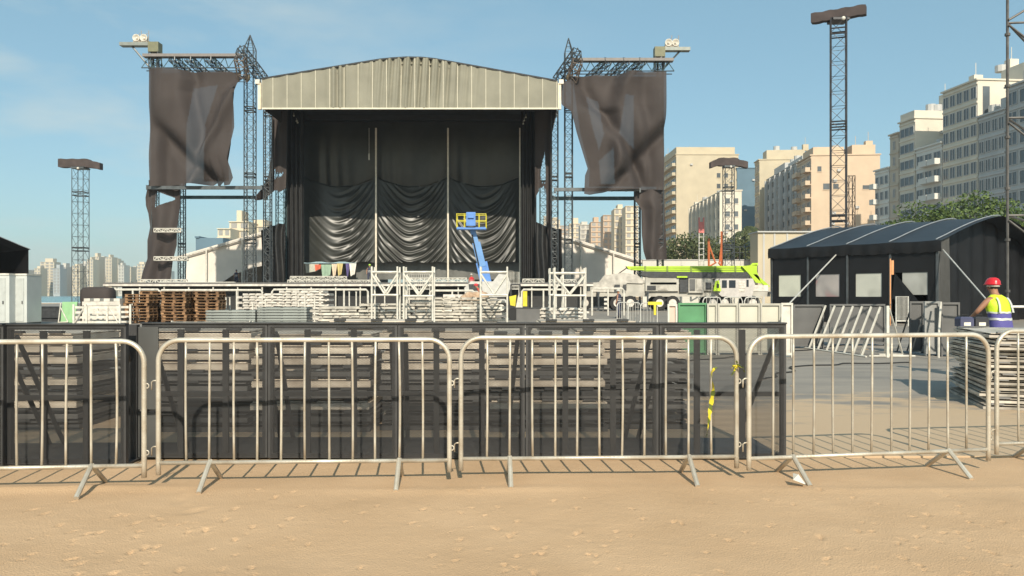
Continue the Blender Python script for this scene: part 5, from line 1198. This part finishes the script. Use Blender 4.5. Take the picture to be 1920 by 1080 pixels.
M_pvc = [pvc('cloudy_window', (.28, .28, .26), (.46, .46, .43), (.38, .38, .35)), pvc('bright_window', (.30, .30, .26), (.62, .62, .54), (.50, .50, .44)), pvc('rosy_window', (.34, .12, .13), (.42, .38, .36), (.30, .28, .27)), pvc('pale_window', (.45, .45, .38), (.66, .66, .55), (.58, .58, .48))]
M_tentroof = mat('black_roof_vinyl', (.020, .024, .030), .5, 0, .25, .8, bump=.2, bscale=2, spec=.4)
WZ = (1.36, 2.55); OPEN0 = True
mt, pt, aa, gg = marquee((20.2, 38.0), (-.618, .786), 14, 9.0, 4.05, 5.62, 4, 'black_marquee', 'long black marquee with clear square windows in its side wall', True)
# gable: gathered side curtains and dark inner curtain
def curtain(w0, w1, s, label=None, ztop=4.6, amp=.12, m=M_tentblack, parent=mt, name='curtain'):
    b = MB(); b.smooth = True; vs = []; n = 40
    for i in range(n+1):
        w_ = w0+(w1-w0)*i/n; f = min(1, max(0, w_/14)); zt = 4.05+1.57*(1-abs(2*f-1)**1.35)-.05
        for j in range(7): vs.append(pt(s+amp*math.sin(i*1.25)*(.4+.1*j), w_, zt+(.02-zt)*j/6))
    b.add(vs, [(i*7+j, (i+1)*7+j, (i+1)*7+j+1, i*7+j+1) for i in range(n) for j in range(6)]); b.build(name, m, parent)
curtain(.0, 1.1, -.05, amp=.10, m=mat('curtain_sheen', (.05, .05, .048), .45))
curtain(1.1, 14, .9, amp=.15)
# guys of the marquee
for i, (p0, p1, lab) in enumerate([((1577, 468, 42.2), (1503, 545, 40.0), 'slanting silver strut before the windows of the black marquee'), ((1768, 468, 37.8), (1848, 560, 34.0), 'slanting silver strut at the near corner of the black marquee')]):
    b = MB(); a_ = P(*p0); c_ = P(*p1); d = (c_-a_); e_ = a_+d*((a_.z-.02)/(-d.z)); b.tube(a_, e_, .035, 6); b.bx(e_.x-.12, e_.x+.12, e_.y-.12, e_.y+.12, .014, .03)
    tag(b.build('tent_strut', M_alu, loc=(e_.x, e_.y, .014)), lab, 'strut', 'silver struts of the black marquee')
# orange flag-like strap on the door post, door grille
b = MB(); c = P(1673, 505, 37.6); b.bx(c.x-.06, c.x+.06, c.y-.03, c.y+.03, c.z-.25, c.z+.42); b.bx(c.x-.12, c.x-.07, c.y-.02, c.y+.02, .014, c.z+.5)
tag(b.build('door_pole', mat('orange_strap', (.60, .28, .12), .6), loc=(c.x, c.y, .014)), 'narrow pole with orange band standing at the marquee doorway', 'pole')
grid_gate(1680, 1703, 556, 606, 37.0, 'silver barred gate standing in the marquee doorway', 10, M_alu)
# second marquee to the right, gable towards us, mostly beyond the frame
WZ = (1.4, 2.5); OPEN0 = False
t2, pt2, a2, g2 = marquee((33.5, 44.0), (-.2, .98), 12, 10, 4.3, 6.3, 3, 'black_marquee', 'black marquee with a dark gable cut off by the right photo edge', False, windows=False)
# left black tent corner
_pt = marquee((-42.9, 52.5), (-.75, .66), 10, 8, 4.85, 6.6, 3, 'black_marquee', 'black marquee whose eave corner shows at the left photo edge', True, windows=False)
# flip so its right eave shows: handled by placing the corner left of the frame

# ---------------------------------------------------------------- scaffold tower at the right edge
t = thing('scaffold_tower', (10.3, 16, .014), 'tall dark scaffold tower standing at the right photo edge behind the worker', 'scaffold')
X0 = PX(1889, 15.6); Y0 = 15.6; M_sc = mat('scaffold_steel', (.10, .095, .09), .55, .3, .35, 6)
for (x, y) in ((X0, Y0), (X0+2.0, Y0-.25), (X0+1.6, Y0+1.7), (X0+3.6, Y0+1.45)):
    b = MB(); b.tube((x, y, .014), (x, y, 8.4), .026, 8)
    for z in [.5+k for k in range(9)]: b.tube((x, y, z), (x, y, z+.05), .05, 8)
    b.bx(x-.08, x+.08, y-.08, y+.08, .014, .024); b.build('standard', M_sc, t)
for z in (1.22, 3.0, 4.9, 6.75, 8.0):
    b = MB(); b.tube((X0, Y0, z), (X0+2.0, Y0-.25, z), .024, 6); b.build('ledger', M_alu if z < 2 else M_sc, t)
    b = MB(); b.tube((X0, Y0, z), (X0+1.6, Y0+1.7, z), .024, 6); b.build('ledger', M_sc, t)
    b = MB(); b.tube((X0+1.6, Y0+1.7, z), (X0+3.6, Y0+1.45, z), .024, 6); b.build('ledger', M_sc, t)
for (za, zb, s) in ((6.7, 4.95, 1), (4.8, 3.05, 1), (8.0, 6.8, -1), (2.9, 1.25, 1)):
    b = MB(); b.tube((X0, Y0-.04, za if s > 0 else zb), (X0+2.0, Y0-.29, zb if s > 0 else za), .022, 6); b.build('diagonal', M_sc, t)

# ---------------------------------------------------------------- truck crane
YC = 74
def cz(py): return PZ(py, YC)
def cx(px): return PX(px, YC)
t = thing('truck_crane', (cx(1290), YC, .014), 'truck crane with lime green boom laid flat over its white carrier', 'crane')
b = MB()
b.prism([(cx(1112), cz(548)), (cx(1112), cz(530)), (cx(1150), cz(528)), (cx(1430), cz(540)), (cx(1436), cz(548)), (cx(1436), cz(556)), (cx(1112), cz(556))], YC-1.25, YC+1.25)
b.build('chassis', mat('dusty_white', (.42, .40, .35), .6, 0, .2, 1), t)
b = MB(); b.prism([(cx(1078), cz(556)), (cx(1078), cz(533)), (cx(1105), cz(530)), (cx(1132), cz(530)), (cx(1132), cz(556))], YC-1.3, YC+1.3); cb = b.build('driver_cab', mat('dusty_white', (.42, .40, .35)), t)
b = MB(); b.bx(cx(1082), cx(1104), YC-1.32, YC-1.301, cz(546), cz(535)); b.build('window', M_glass, cb)
b = MB(); b.prism([(cx(1106), cz(547)), (cx(1130), cz(517)), (cx(1165), cz(512)), (cx(1190), cz(516)), (cx(1206), cz(528)), (cx(1200), cz(532)), (cx(1172), cz(531)), (cx(1152), cz(548))], YC-1.4, YC-.6)
b.build('outrigger_cover', mat('dusty_grey', (.46, .43, .38), .8, 0, .3, 2, bump=.6, bscale=5), t)
for (a, c_, y0, y1, mm, nm) in [(1205, 1266, 546, 520, 'dusty_white', 'side_box'), (1214, 1262, 534, 530, 'dusty_white', 'side_rail'), (1284, 1312, 549, 520, 'dusty_white', 'side_box'), (1313, 1328, 545, 518, 'dusty_white', 'side_box')]:
    b = MB(); b.bx(cx(a), cx(c_), YC-1.55, YC-1.255, cz(y0), cz(y1)); b.build(nm, MATS[mm], t)
b = MB(); b.prism([(cx(1268), cz(548)), (cx(1268), cz(522)), (cx(1283), cz(522)), (cx(1283), cz(548))], YC-1.5, YC-1.26); b.build('locker', M_dark, t)
for px in (1094, 1154, 1178, 1232, 1256, 1330, 1352, 1404):
    for sd in (-1, 1):
        b = MB(); b.smooth = False; c = Vector((cx(px), YC+sd*1.05, .72)); b.tube(c-Vector((0, .22, 0)), c+Vector((0, .22, 0)), .66, 18); w_ = b.build('wheel', M_rubber, t)
        b = MB(); b.tube(c+Vector((0, sd*.221, 0)), c+Vector((0, sd*.26, 0)), .36, 12); b.build('rim', M_paleb, w_)
M_cl = mat('crane_lime', (.42, .62, .03), .4, 0, .15, .8)
b = MB(); b.prism([(cx(1172), cz(500)), (cx(1402), cz(499)), (cx(1402), cz(511)), (cx(1300), cz(511)), (cx(1212), cz(509.5)), (cx(1176), cz(505))], YC-.9, YC-.1); b.build('boom', M_cl, t)
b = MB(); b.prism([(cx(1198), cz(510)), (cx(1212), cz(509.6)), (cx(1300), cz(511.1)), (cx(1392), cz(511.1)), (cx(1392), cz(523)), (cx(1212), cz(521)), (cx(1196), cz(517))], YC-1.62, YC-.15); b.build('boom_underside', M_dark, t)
b = MB(); b.prism([(cx(1262), cz(518.5)), (cx(1281), cz(518.5)), (cx(1281), cz(521.5)), (cx(1262), cz(521.5))], YC-1.75, YC-1.63); b.build('boom_bracket', M_cl, t)
b = MB()
for pts in ([(1384, 500), (1412, 497), (1412, 510), (1420, 532), (1410, 530), (1398, 515)], [(1400, 498), (1404, 494), (1414, 494), (1413, 499)]): b.prism([(cx(x), cz(y)) for x, y in pts], YC-1.2, YC-.95)
b.prism([(cx(1405), cz(515)), (cx(1411), cz(515)), (cx(1436), cz(537)), (cx(1430), cz(540))], YC-1.2, YC-.95); b.build('boom_head', M_cl, t)
b = MB(); b.prism([(cx(1340), cz(552)), (cx(1330), cz(534)), (cx(1334), cz(523)), (cx(1402), cz(523)), (cx(1406), cz(534)), (cx(1400), cz(556)), (cx(1345), cz(556))], YC-1.6, YC+.9); cb = b.build('crane_cab', mat('crane_white', (.50, .47, .44), .45), t)
for (a, c_, y0, y1) in ((1345, 1354, 540, 526), (1358, 1370, 540, 526), (1390, 1394, 538, 525)): b = MB(); b.bx(cx(a), cx(c_), YC-1.63, YC-1.601, cz(y0), cz(y1)); b.build('window', M_glass, cb)
b = MB(); b.bx(cx(1376), cx(1388), YC-1.62, YC-1.601, cz(548), cz(527))
for k in range(4): b.bx(cx(1377), cx(1387), YC-1.66, YC-1.621, cz(546-k*5), cz(544-k*5))
b.build('vent_louvre', M_paleb, cb)
b = MB(); b.prism([(cx(1328), cz(546)), (cx(1332), cz(528)), (cx(1338), cz(526)), (cx(1342), cz(546))], YC-1.9, YC-1.65); b.build('winch_cover', M_cl, t)
b = MB(); b.bx(cx(1404), cx(1432), YC-1.3, YC+1.2, cz(546), cz(535)); b.build('counterweight', M_paleb, t)
for px in (1118, 1208, 1434):
    b = MB(); b.tube((cx(px), YC-1.9, .1), (cx(px), YC-1.9, cz(548)), .09, 6); b.bx(cx(px)-.3, cx(px)+.3, YC-2.2, YC-1.6, .014, .1); b.bx(cx(px)-.12, cx(px)+.12, YC-1.9, YC-1.26, cz(551), cz(547)); b.build('outrigger', M_truss, t)
for k, (a, c_, y0, y1) in enumerate([(1208, 1224, 544, 536), (1228, 1246, 544, 536), (1286, 1296, 545, 524), (1299, 1309, 545, 524), (1315, 1326, 543, 530), (1148, 1158, 545, 534), (1164, 1170, 545, 534)]):
    b = MB(); b.bx(cx(a), cx(c_), YC-1.62, YC-1.56, cz(y0), cz(y1)); b.bx(cx(a)+.1, cx(c_)-.1, YC-1.66, YC-1.621, cz(y0)+.1, cz(y0)+.16); b.build('locker_door', (M_dark, MATS['dusty_grey'], M_greyp, MATS['dusty_grey'], M_dark, M_dark, M_dark)[k], t)
for a, c_, y in ((1180, 1400, 503.5), (1180, 1400, 507.5)):
    b = MB(); b.bx(cx(a), cx(c_), YC-.93, YC-.901, cz(y), cz(y)+.05); b.build('boom_seam', mat('seam_dark', (.18, .26, .03), .5), t)
for px in (1205, 1246, 1290, 1335, 1372):
    b = MB(); b.bx(cx(px), cx(px)+.16, YC-.96, YC-.902, cz(510.5), cz(499.5)); b.build('boom_collar', mat('seam_dark', (.18, .26, .03)), t)
b = MB(); b.path([P(1176, 502, YC-1), P(1150, 520, YC-1.1), P(1150, 530, YC-1.1)], .05, 5); b.build('hoist_cable', M_rubber, t)
b = MB(); b.path([(cx(1340), YC-1.66, cz(524)), (cx(1336), YC-1.9, cz(530)), (cx(1336), YC-1.9, cz(536))], .04, 5); b.bx(cx(1334), cx(1338), YC-1.95, YC-1.9, cz(540), cz(533)); b.build('mirror', M_rubber, t)
# striped post beside the wheel
b = MB(); x = PX(1136, 70)
for k in range(7):
    b.m = k % 2; b.bx(x-.16, x+.16, 69.9, 70.1, .014+k*.19, .2+k*.19)
tag(b.build('striped_post', [M_rubber, M_white], loc=(x, 70, .014)), 'short black and white striped post by the crane wheel', 'post')
b = MB(); x = PX(1216, 35.5); b.bx(x-.30, x+.30, 33.9, 33.94, 1.03, 1.16); b.bx(x-.05, x+.05, 33.9, 33.94, .6, 1.029)
tag(b.build('orange_banner', M_yellow, loc=(x, 34, 1.1)), 'small orange yellow cloth hung over a crowd barrier before the crane', 'cloth')

# ---------------------------------------------------------------- blue boom lift
YL = 60
def lx(px): return PX(px, YL)
def lz(py): return PZ(py, YL)
t = thing('boom_lift', (lx(905), YL, .014), 'blue boom lift with its basket raised before the black drapes', 'boom lift')
Mb = mat('lift_blue', (.13, .28, .55), .45, 0, .12, 1); Mg = mat('lift_grey', (.50, .49, .46), .5)
b = MB(); b.prism([(lx(872), .45), (lx(872), 1.0), (lx(884), 1.15), (lx(946), 1.15), (lx(952), 1.0), (lx(952), .45)], YL-1.1, YL+1.1); b.build('chassis', Mg, t)
b = MB(); b.prism([(lx(874), lz(558)), (lx(872), lz(540)), (lx(884), lz(528)), (lx(925), lz(528)), (lx(936), lz(514)), (lx(952), lz(516)), (lx(958), lz(535)), (lx(952), lz(556))], YL-1.0, YL+.9); tt = b.build('turntable', Mg, t)
b = MB(); b.prism([(lx(881), lz(545)), (lx(880), lz(533)), (lx(900), lz(533)), (lx(904), lz(545))], YL-1.04, YL-1.001); b.build('engine_vent', M_dark, tt)
for px in (884, 940):
    for sd in (-1, 1):
        c = Vector((lx(px), YL+sd*1.15, .52)); b = MB(); b.tube(c-Vector((0,.2,0)), c+Vector((0,.2,0)), .50, 16); w_ = b.build('wheel', M_rubber, t)
        b = MB(); b.tube(c+Vector((0, sd*.201, 0)), c+Vector((0, sd*.23, 0)), .25, 10); b.build('rim', M_white, w_)
def obox(b, p, q, wx, wy):
    d = (q-p).normalized(); s = Vector((0,1,0)); n_ = d.cross(s).normalized()
    v = [p+n_*wx+s*wy, p-n_*wx+s*wy, p-n_*wx-s*wy, p+n_*wx-s*wy]; w2 = [k+(q-p) for k in v]; b.add(v+w2, [(0,1,2,3), (7,6,5,4), (0,4,5,1), (1,5,6,2), (2,6,7,3), (3,7,4,0)])
b = MB(); obox(b, P(913, 538, YL), P(903, 492, YL), .42, .3); b.build('boom_base', mat('lift_blue_deep', (.10, .24, .58), .4), t)
b = MB(); obox(b, P(904, 500, YL-.1), P(893, 455, YL-.1), .30, .24); b.build('boom_middle', Mb, t)
b = MB(); obox(b, P(894, 460, YL-.15), P(886, 430, YL-.15), .20, .18); b.build('boom_tip', Mb, t)
b = MB(); b.tube(P(898, 498, YL-.5), P(885, 440, YL-.4), .05, 5); b.build('hose', M_rubber, t)
bk = MB(); c = P(885, 432, YL-.6); bk.bx(lx(858), lx(912), YL-1.1, YL-.1, lz(432), lz(428)); bas = bk.build('basket_floor', mat('lift_blue_deep', (.10, .24, .58)), t)
b = MB()
for y in (404, 416):
    b.path([(lx(858), YL-1.1, lz(y)), (lx(912), YL-1.1, lz(y)), (lx(912), YL-.1, lz(y)), (lx(858), YL-.1, lz(y))], .028, 5, close=True)
for px in (858, 872, 899, 912):
    for yy in (-1.1, -.1): b.tube((lx(px), YL+yy, lz(429)), (lx(px), YL+yy, lz(403)), .028, 5)
b.build('basket_rail', M_yellow, bas)
b = MB(); b.bx(lx(876), lx(893), YL-1.3, YL-1.13, lz(426), lz(401)); b.bx(lx(879), lx(890), YL-1.45, YL-1.301, lz(412), lz(404)); b.build('control_box', mat('lift_blue_deep', (.10, .24, .58)), bas)
# yellow telehandler-like pieces
t = thing('forklift', (PX(972, 46), 46, .014), 'yellow forklift with white hood between the white frames', 'forklift')
fz = lambda y: PZ(y, 46); fxx = lambda p: PX(p, 46)
b = MB(); b.prism([(fxx(957), fz(572)), (fxx(955), fz(556)), (fxx(968), fz(553)), (fxx(966), fz(574))], 45.2, 46.8); b.build('body', M_yellow, t)
b = MB(); b.bx(fxx(980), fxx(988), 45.3, 46.5, fz(574), fz(546)); b.build('counterweight', M_yellow, t)
b = MB(); b.prism([(fxx(967), fz(576)), (fxx(971), fz(556)), (fxx(974), fz(546)), (fxx(979), fz(548)), (fxx(979.5), fz(576))], 45.4, 46.4); b.build('hood', M_white, t)
b = MB()
for px in (958, 975): b.tube((fxx(px), 45.4, fz(556)), (fxx(px), 45.4, fz(535)), .05, 5); b.tube((fxx(px), 46.5, fz(556)), (fxx(px), 46.5, fz(535)), .05, 5)
b.bx(fxx(957), fxx(976), 45.35, 46.55, fz(535)-.001, fz(532.5)); b.build('overhead_guard', M_dark, t)
for px in (962, 984):
    for yy in (45.3, 46.6): b = MB(); b.tube((fxx(px), yy-.12, .35), (fxx(px), yy+.12, .35), .34, 14); b.build('wheel', M_rubber, t)
b = MB(); c = P(878, 545, 50); b.bx(PX(832, 50), PX(868, 50), 49.6, 50.8, .014, PZ(552, 50)); tag(b.build('white_drum_cover', M_paleb, loc=(c.x, 50, 0)), 'pale covered load in front of the pipe railing left of the boom lift', 'covered load')
b = MB(); b.smooth = True
c = P(890, 560, 46)
for k in range(9): b.sphere(P(872+k*4.2, 562-3*(k % 3), 46+.1*(k % 2)), .32, 8, 6, (1.1, 1, .9))
tag(b.build('sack_heap', mat('orange_sacks', (.50, .30, .18), .8, 0, .4, 2, col2=(.65, .50, .35)), loc=(c.x, 46, 1.0)), 'heap of orange and cream sacks beside the boom lift chassis', 'sacks')

# ---------------------------------------------------------------- people
def skinned(name, verts, edges, radii, m, parent, root=0, levels=1):
    me = bpy.data.meshes.new(name); me.from_pydata([tuple(v) for v in verts], edges, []); o = bpy.data.objects.new(name, me); C.objects.link(o)
    sk = o.modifiers.new('skin', 'SKIN'); sk.use_smooth_shade = True; o.modifiers.new('sub', 'SUBSURF').levels = levels
    for i, r in enumerate(radii):
        r = r if isinstance(r, tuple) else (r, r); me.skin_vertices[0].data[i].radius = r
    me.skin_vertices[0].data[root].use_root = True
    dg = bpy.context.evaluated_depsgraph_get(); ev = o.evaluated_get(dg); nm = bpy.data.meshes.new_from_object(ev)
    o.modifiers.clear(); o.data = nm; bpy.data.meshes.remove(me); nm.materials.clear(); nm.materials.append(m)
    for p in nm.polygons: p.use_smooth = True
    o.parent = parent; return o
M_cloth_dark = mat('dark_workwear', (.035, .04, .07), .8); M_navy = mat('violet_blue_cloth', (.10, .09, .30), .8, bump=.3, bscale=30)
M_vest = mat('hi_vis_lime', (.62, .85, .03), .6, 0, .08, 8, bump=.4, bscale=25); M_silver = mat('silver_strip', (.62, .62, .58), .35, .2)
M_hair = mat('dark_hair', (.02, .015, .012), .7)
def person(loc, rz, label, lean=.0, arms='work', vest=M_vest, lower=M_navy, legs=M_cloth_dark, helmet=M_red, detail=2, skin=M_skin, seed=0):
    t = thing('person', loc, label, 'person', None, rz)
    q = lambda z: lean*max(0, z-.9)**1.1        # forward lean
    J = []; E = []; Rr = []
    def j(x, y, z, r, par=None):
        J.append(Vector((x, y, z))); Rr.append(r)
        if par is not None: E.append((par, len(J)-1))
        return len(J)-1
    pel = j(0, 0, .94, (.135, .105)); wa = j(0, q(1.08), 1.08, (.125, .095), pel); ch = j(0, q(1.26), 1.26, (.15, .11), wa); sh = j(0, q(1.40), 1.40, (.13, .09), ch)
    nk = j(0, q(1.49)+.01, 1.49, .055, sh); jw = j(0, q(1.56)+.035, 1.56, (.068, .075), nk); hd = j(0, q(1.65)+.03, 1.65, (.078, .092), jw); tp = j(0, q(1.70)+.02, 1.705, (.05, .06), hd)
    hands = []
    for s in (-1, 1):
        hp = j(s*.10, 0, .86, .095, pel); kn = j(s*.12, .03, .48, .062, hp); an = j(s*.13, -.02, .09, .042, kn); j(s*.14, .13, .035, (.045, .03), an)
        so_ = j(s*.19, q(1.42), 1.41, .062, sh)
        if arms == 'work': el = j(s*.36, q(1.3)+.10, 1.20, .044, so_); wr = j(s*.26, q(1.2)+.33, 1.10, .030, el); dr = Vector((-s*.25, .8, -.25))
        elif arms == 'point' and s > 0: el = j(s*.40, q(1.4)+.15, 1.38, .044, so_); wr = j(s*.55, q(1.4)+.32, 1.42, .030, el); dr = Vector((.5, .6, .1))
        else: el = j(s*.27, q(1.2)-.02, 1.13, .044, so_); wr = j(s*.27, .08, .90, .030, el); dr = Vector((0, .2, -1))
        dr.normalize(); w_ = J[wr]; pm = j(*(w_+dr*.07), (.040, .02), wr); hands.append((w_, dr, s))
    skinned('body', J, E, Rr, skin, t)
    if detail > 1:
        for w_, dr, s in hands:         # five fingers on each hand, curled
            side = dr.cross(Vector((0, 0, 1))).normalized(); up = side.cross(dr).normalized()
            hv = []; he = []; hr = []
            base = w_+dr*.07; hv.append(base); hr.append(.012)
            for k, ln in enumerate((.062, .078, .082, .074, .058)):
                if k == 0: a = w_+dr*.04-side*s*.035; d2 = (dr-side*s*.9).normalized()
                else: a = w_+dr*.105+side*s*(-.03+.02*(k-1)); d2 = dr
                i0 = len(hv); hv += [a, a+d2*ln*.5-up*.008, a+d2*ln*.85-up*.034]; hr += [.0095, .0085, .007]; he += [(0, i0), (i0, i0+1), (i0+1, i0+2)]
            skinned('hand', hv, he, hr, skin, t, 0, 1)
        hp = J[hd]     # face and ears
        for s in (-1, 1):
            b = MB(); b.smooth = True; b.sphere(hp+Vector((s*.078, -.005, -.01)), .028, 8, 6, (.4, .7, 1)); b.build('ear', skin, t, local=True)
            b = MB(); b.smooth = True; b.sphere(hp+Vector((s*.03, .083, .0)), .012, 8, 6); b.build('eye', M_white, t, local=True)
        b = MB(); b.smooth = True; b.sphere(hp+Vector((0, .098, -.03)), .017, 8, 6, (.8, 1, 1.3)); b.build('nose', skin, t, local=True)
        b = MB(); b.sphere(hp+Vector((0, .082, -.065)), .02, 8, 6, (1.2, .5, .35)); b.build('mouth', M_red, t, local=True)
        b = MB(); b.smooth = True; b.sphere(hp+Vector((0, -.012, 0)), .087, 12, 8, (.93, 1.0, 1.0), z0=-.75); b.v = [v for v in b.v]; b.build('hair', M_hair, t, local=True)
    # trousers
    b = MB(); b.smooth = True; N = 14
    def ring(cx_, cy, z, rx, ry, n=N): return [Vector((cx_+rx*math.cos(2*math.pi*k/n), cy+ry*math.sin(2*math.pi*k/n), z)) for k in range(n)]
    b.loft([ring(0, 0, .80, .17, .125), ring(0, 0, .93, .175, .13), ring(0, q(1.0), 1.02, .165, .12)])
    for s in (-1, 1): b.loft([ring(s*.14, -.02, .07, .065, .07), ring(s*.125, .02, .45, .078, .085), ring(s*.10, 0, .86, .105, .115)])
    b.build('trousers', legs, t, local=True)
    for s in (-1, 1): b = MB(); b.smooth = True; b.loft([ring(s*.14, .05, .0, .055, .14), ring(s*.14, .04, .06, .052, .12), ring(s*.14, -.02, .12, .05, .06)]); b.build('shoe', M_rubber, t, local=True)
    # vest in bands
    def band(z0, z1, m, nm, grow=0):
        b = MB(); b.smooth = True; rs_ = []
        for k in range(7):
            z = z0+(z1-z0)*k/6
            rx = lerp([(.80, .205), (1.0, .195), (1.12, .200), (1.28, .222), (1.36, .228), (1.43, .195), (1.47, .13), (1.495, .085)], z)+grow; ry = lerp([(.80, .155), (1.0, .145), (1.28, .155), (1.38, .145), (1.46, .11), (1.495, .075)], z)+grow
            rs_.append([v+Vector((0, 0, .006*math.sin(v.x*40+z*20))) for v in [Vector((rx*(math.copysign(abs(math.cos(a))**.8, math.cos(a)))*(1+.02*math.sin(a*5+z*25)), q(z)+ry*math.sin(a)*(1+.03*math.sin(a*4+z*18+seed)), z)) for a in [2*math.pi*i/28 for i in range(28)]]])
        b.loft(rs_, cap=False); return b.build(nm, m, t, local=True)
    band(1.20, 1.495, vest, 'vest'); band(.80, 1.20, lower, 'shirt'); band(1.175, 1.205, M_silver, 'reflective_strip', .005); band(1.055, 1.095, M_silver, 'reflective_strip', .005)
    if detail > 1:
        for s in (-1, 1):
            b = MB(); pts = []
            for k in range(10): z = 1.19+.26*k/9; pts.append(Vector((s*(.15-.03*k/9), q(z)-lerp([(1.19, .150), (1.32, .153), (1.40, .137), (1.45, .108)], z)-.006, z)))
            v = []
            for p in pts: v += [p-Vector((.022, 0, 0)), p+Vector((.022, 0, 0))]
            b.add(v, [(2*i, 2*i+1, 2*i+3, 2*i+2) for i in range(9)]); b.build('reflective_strip', M_silver, t, local=True)
    # helmet
    h = J[hd]+Vector((0, -.005, .03)); b = MB(); b.smooth = True
    b.loft([ring(h.x, h.y+.015, h.z-.005, .125, .155), ring(h.x, h.y+.01, h.z+.012, .112, .135), ring(h.x, h.y, h.z+.06, .103, .122), ring(h.x, h.y, h.z+.10, .078, .095), ring(h.x, h.y, h.z+.122, .035, .05)])
    b.build('helmet', helmet, t, local=True)
    if detail > 1: b = MB(); b.smooth = True; b.loft([ring(h.x, h.y-.005, h.z-.04, .092, .108), ring(h.x, h.y-.005, h.z-.012, .094, .11)]); b.build('helmet_band', M_white, t, local=True)
    return t
wk = person((8.17, 13.35, .014), R(18), 'worker in lime vest, violet blue shirt and red helmet bending over the pile of panels', lean=.20, arms='work')
wk.scale = (.96, .96, .96)
M_hg = mat('helmet_lime', (.45, .70, .10), .4); M_dk = M_cloth_dark; M_rd = mat('red_workwear', (.50, .03, .04), .8); M_sky = mat('pale_workwear', (.45, .45, .42), .8)
person((PX(693, 74), 74, DZ), R(200), 'worker with lime helmet standing on the stage deck by the white frames', arms='down', vest=M_dk, lower=M_dk, helmet=M_hg, detail=1)
person((PX(884, 73), 73, DZ-.9), R(20), 'worker in red on the deck edge just behind the boom lift', arms='down', vest=M_rd, lower=M_rd, helmet=M_sky, detail=1)
person((PX(909, 49), 49, .35), R(90), 'worker in red clothes crouched over the load before the boom lift chassis', lean=.7, arms='work', vest=M_rd, lower=M_rd, helmet=M_red, detail=1)
person((PX(443, 90), 90, DZ), R(0), 'worker in dark clothes standing before the left white tent', arms='down', vest=M_dk, lower=M_dk, helmet=M_dk, detail=1)
person((PX(1160, 50), 50, .014), R(60), 'worker in dark clothes walking beside the crane wheel', arms='down', vest=M_dk, lower=M_dk, helmet=M_sky, detail=1)

# ---------------------------------------------------------------- haze over the bay
hm = bpy.data.materials.new('haze_air'); hm.use_nodes = True; t_ = hm.node_tree; t_.nodes.remove(t_.nodes['Principled BSDF'])
pv = nd(t_, 'ShaderNodeVolumePrincipled'); pv.inputs['Color'].default_value = (.90, .94, 1, 1); pv.inputs['Density'].default_value = .00028; pv.inputs['Anisotropy'].default_value = .2
t_.links.new(pv.outputs[0], t_.nodes['Material Output'].inputs['Volume'])
b = MB(); b.bx(-1550, 1550, -90, 1340, -1.2, 75); hz_ = b.build('haze', hm); tag(hz_, kind='stuff')
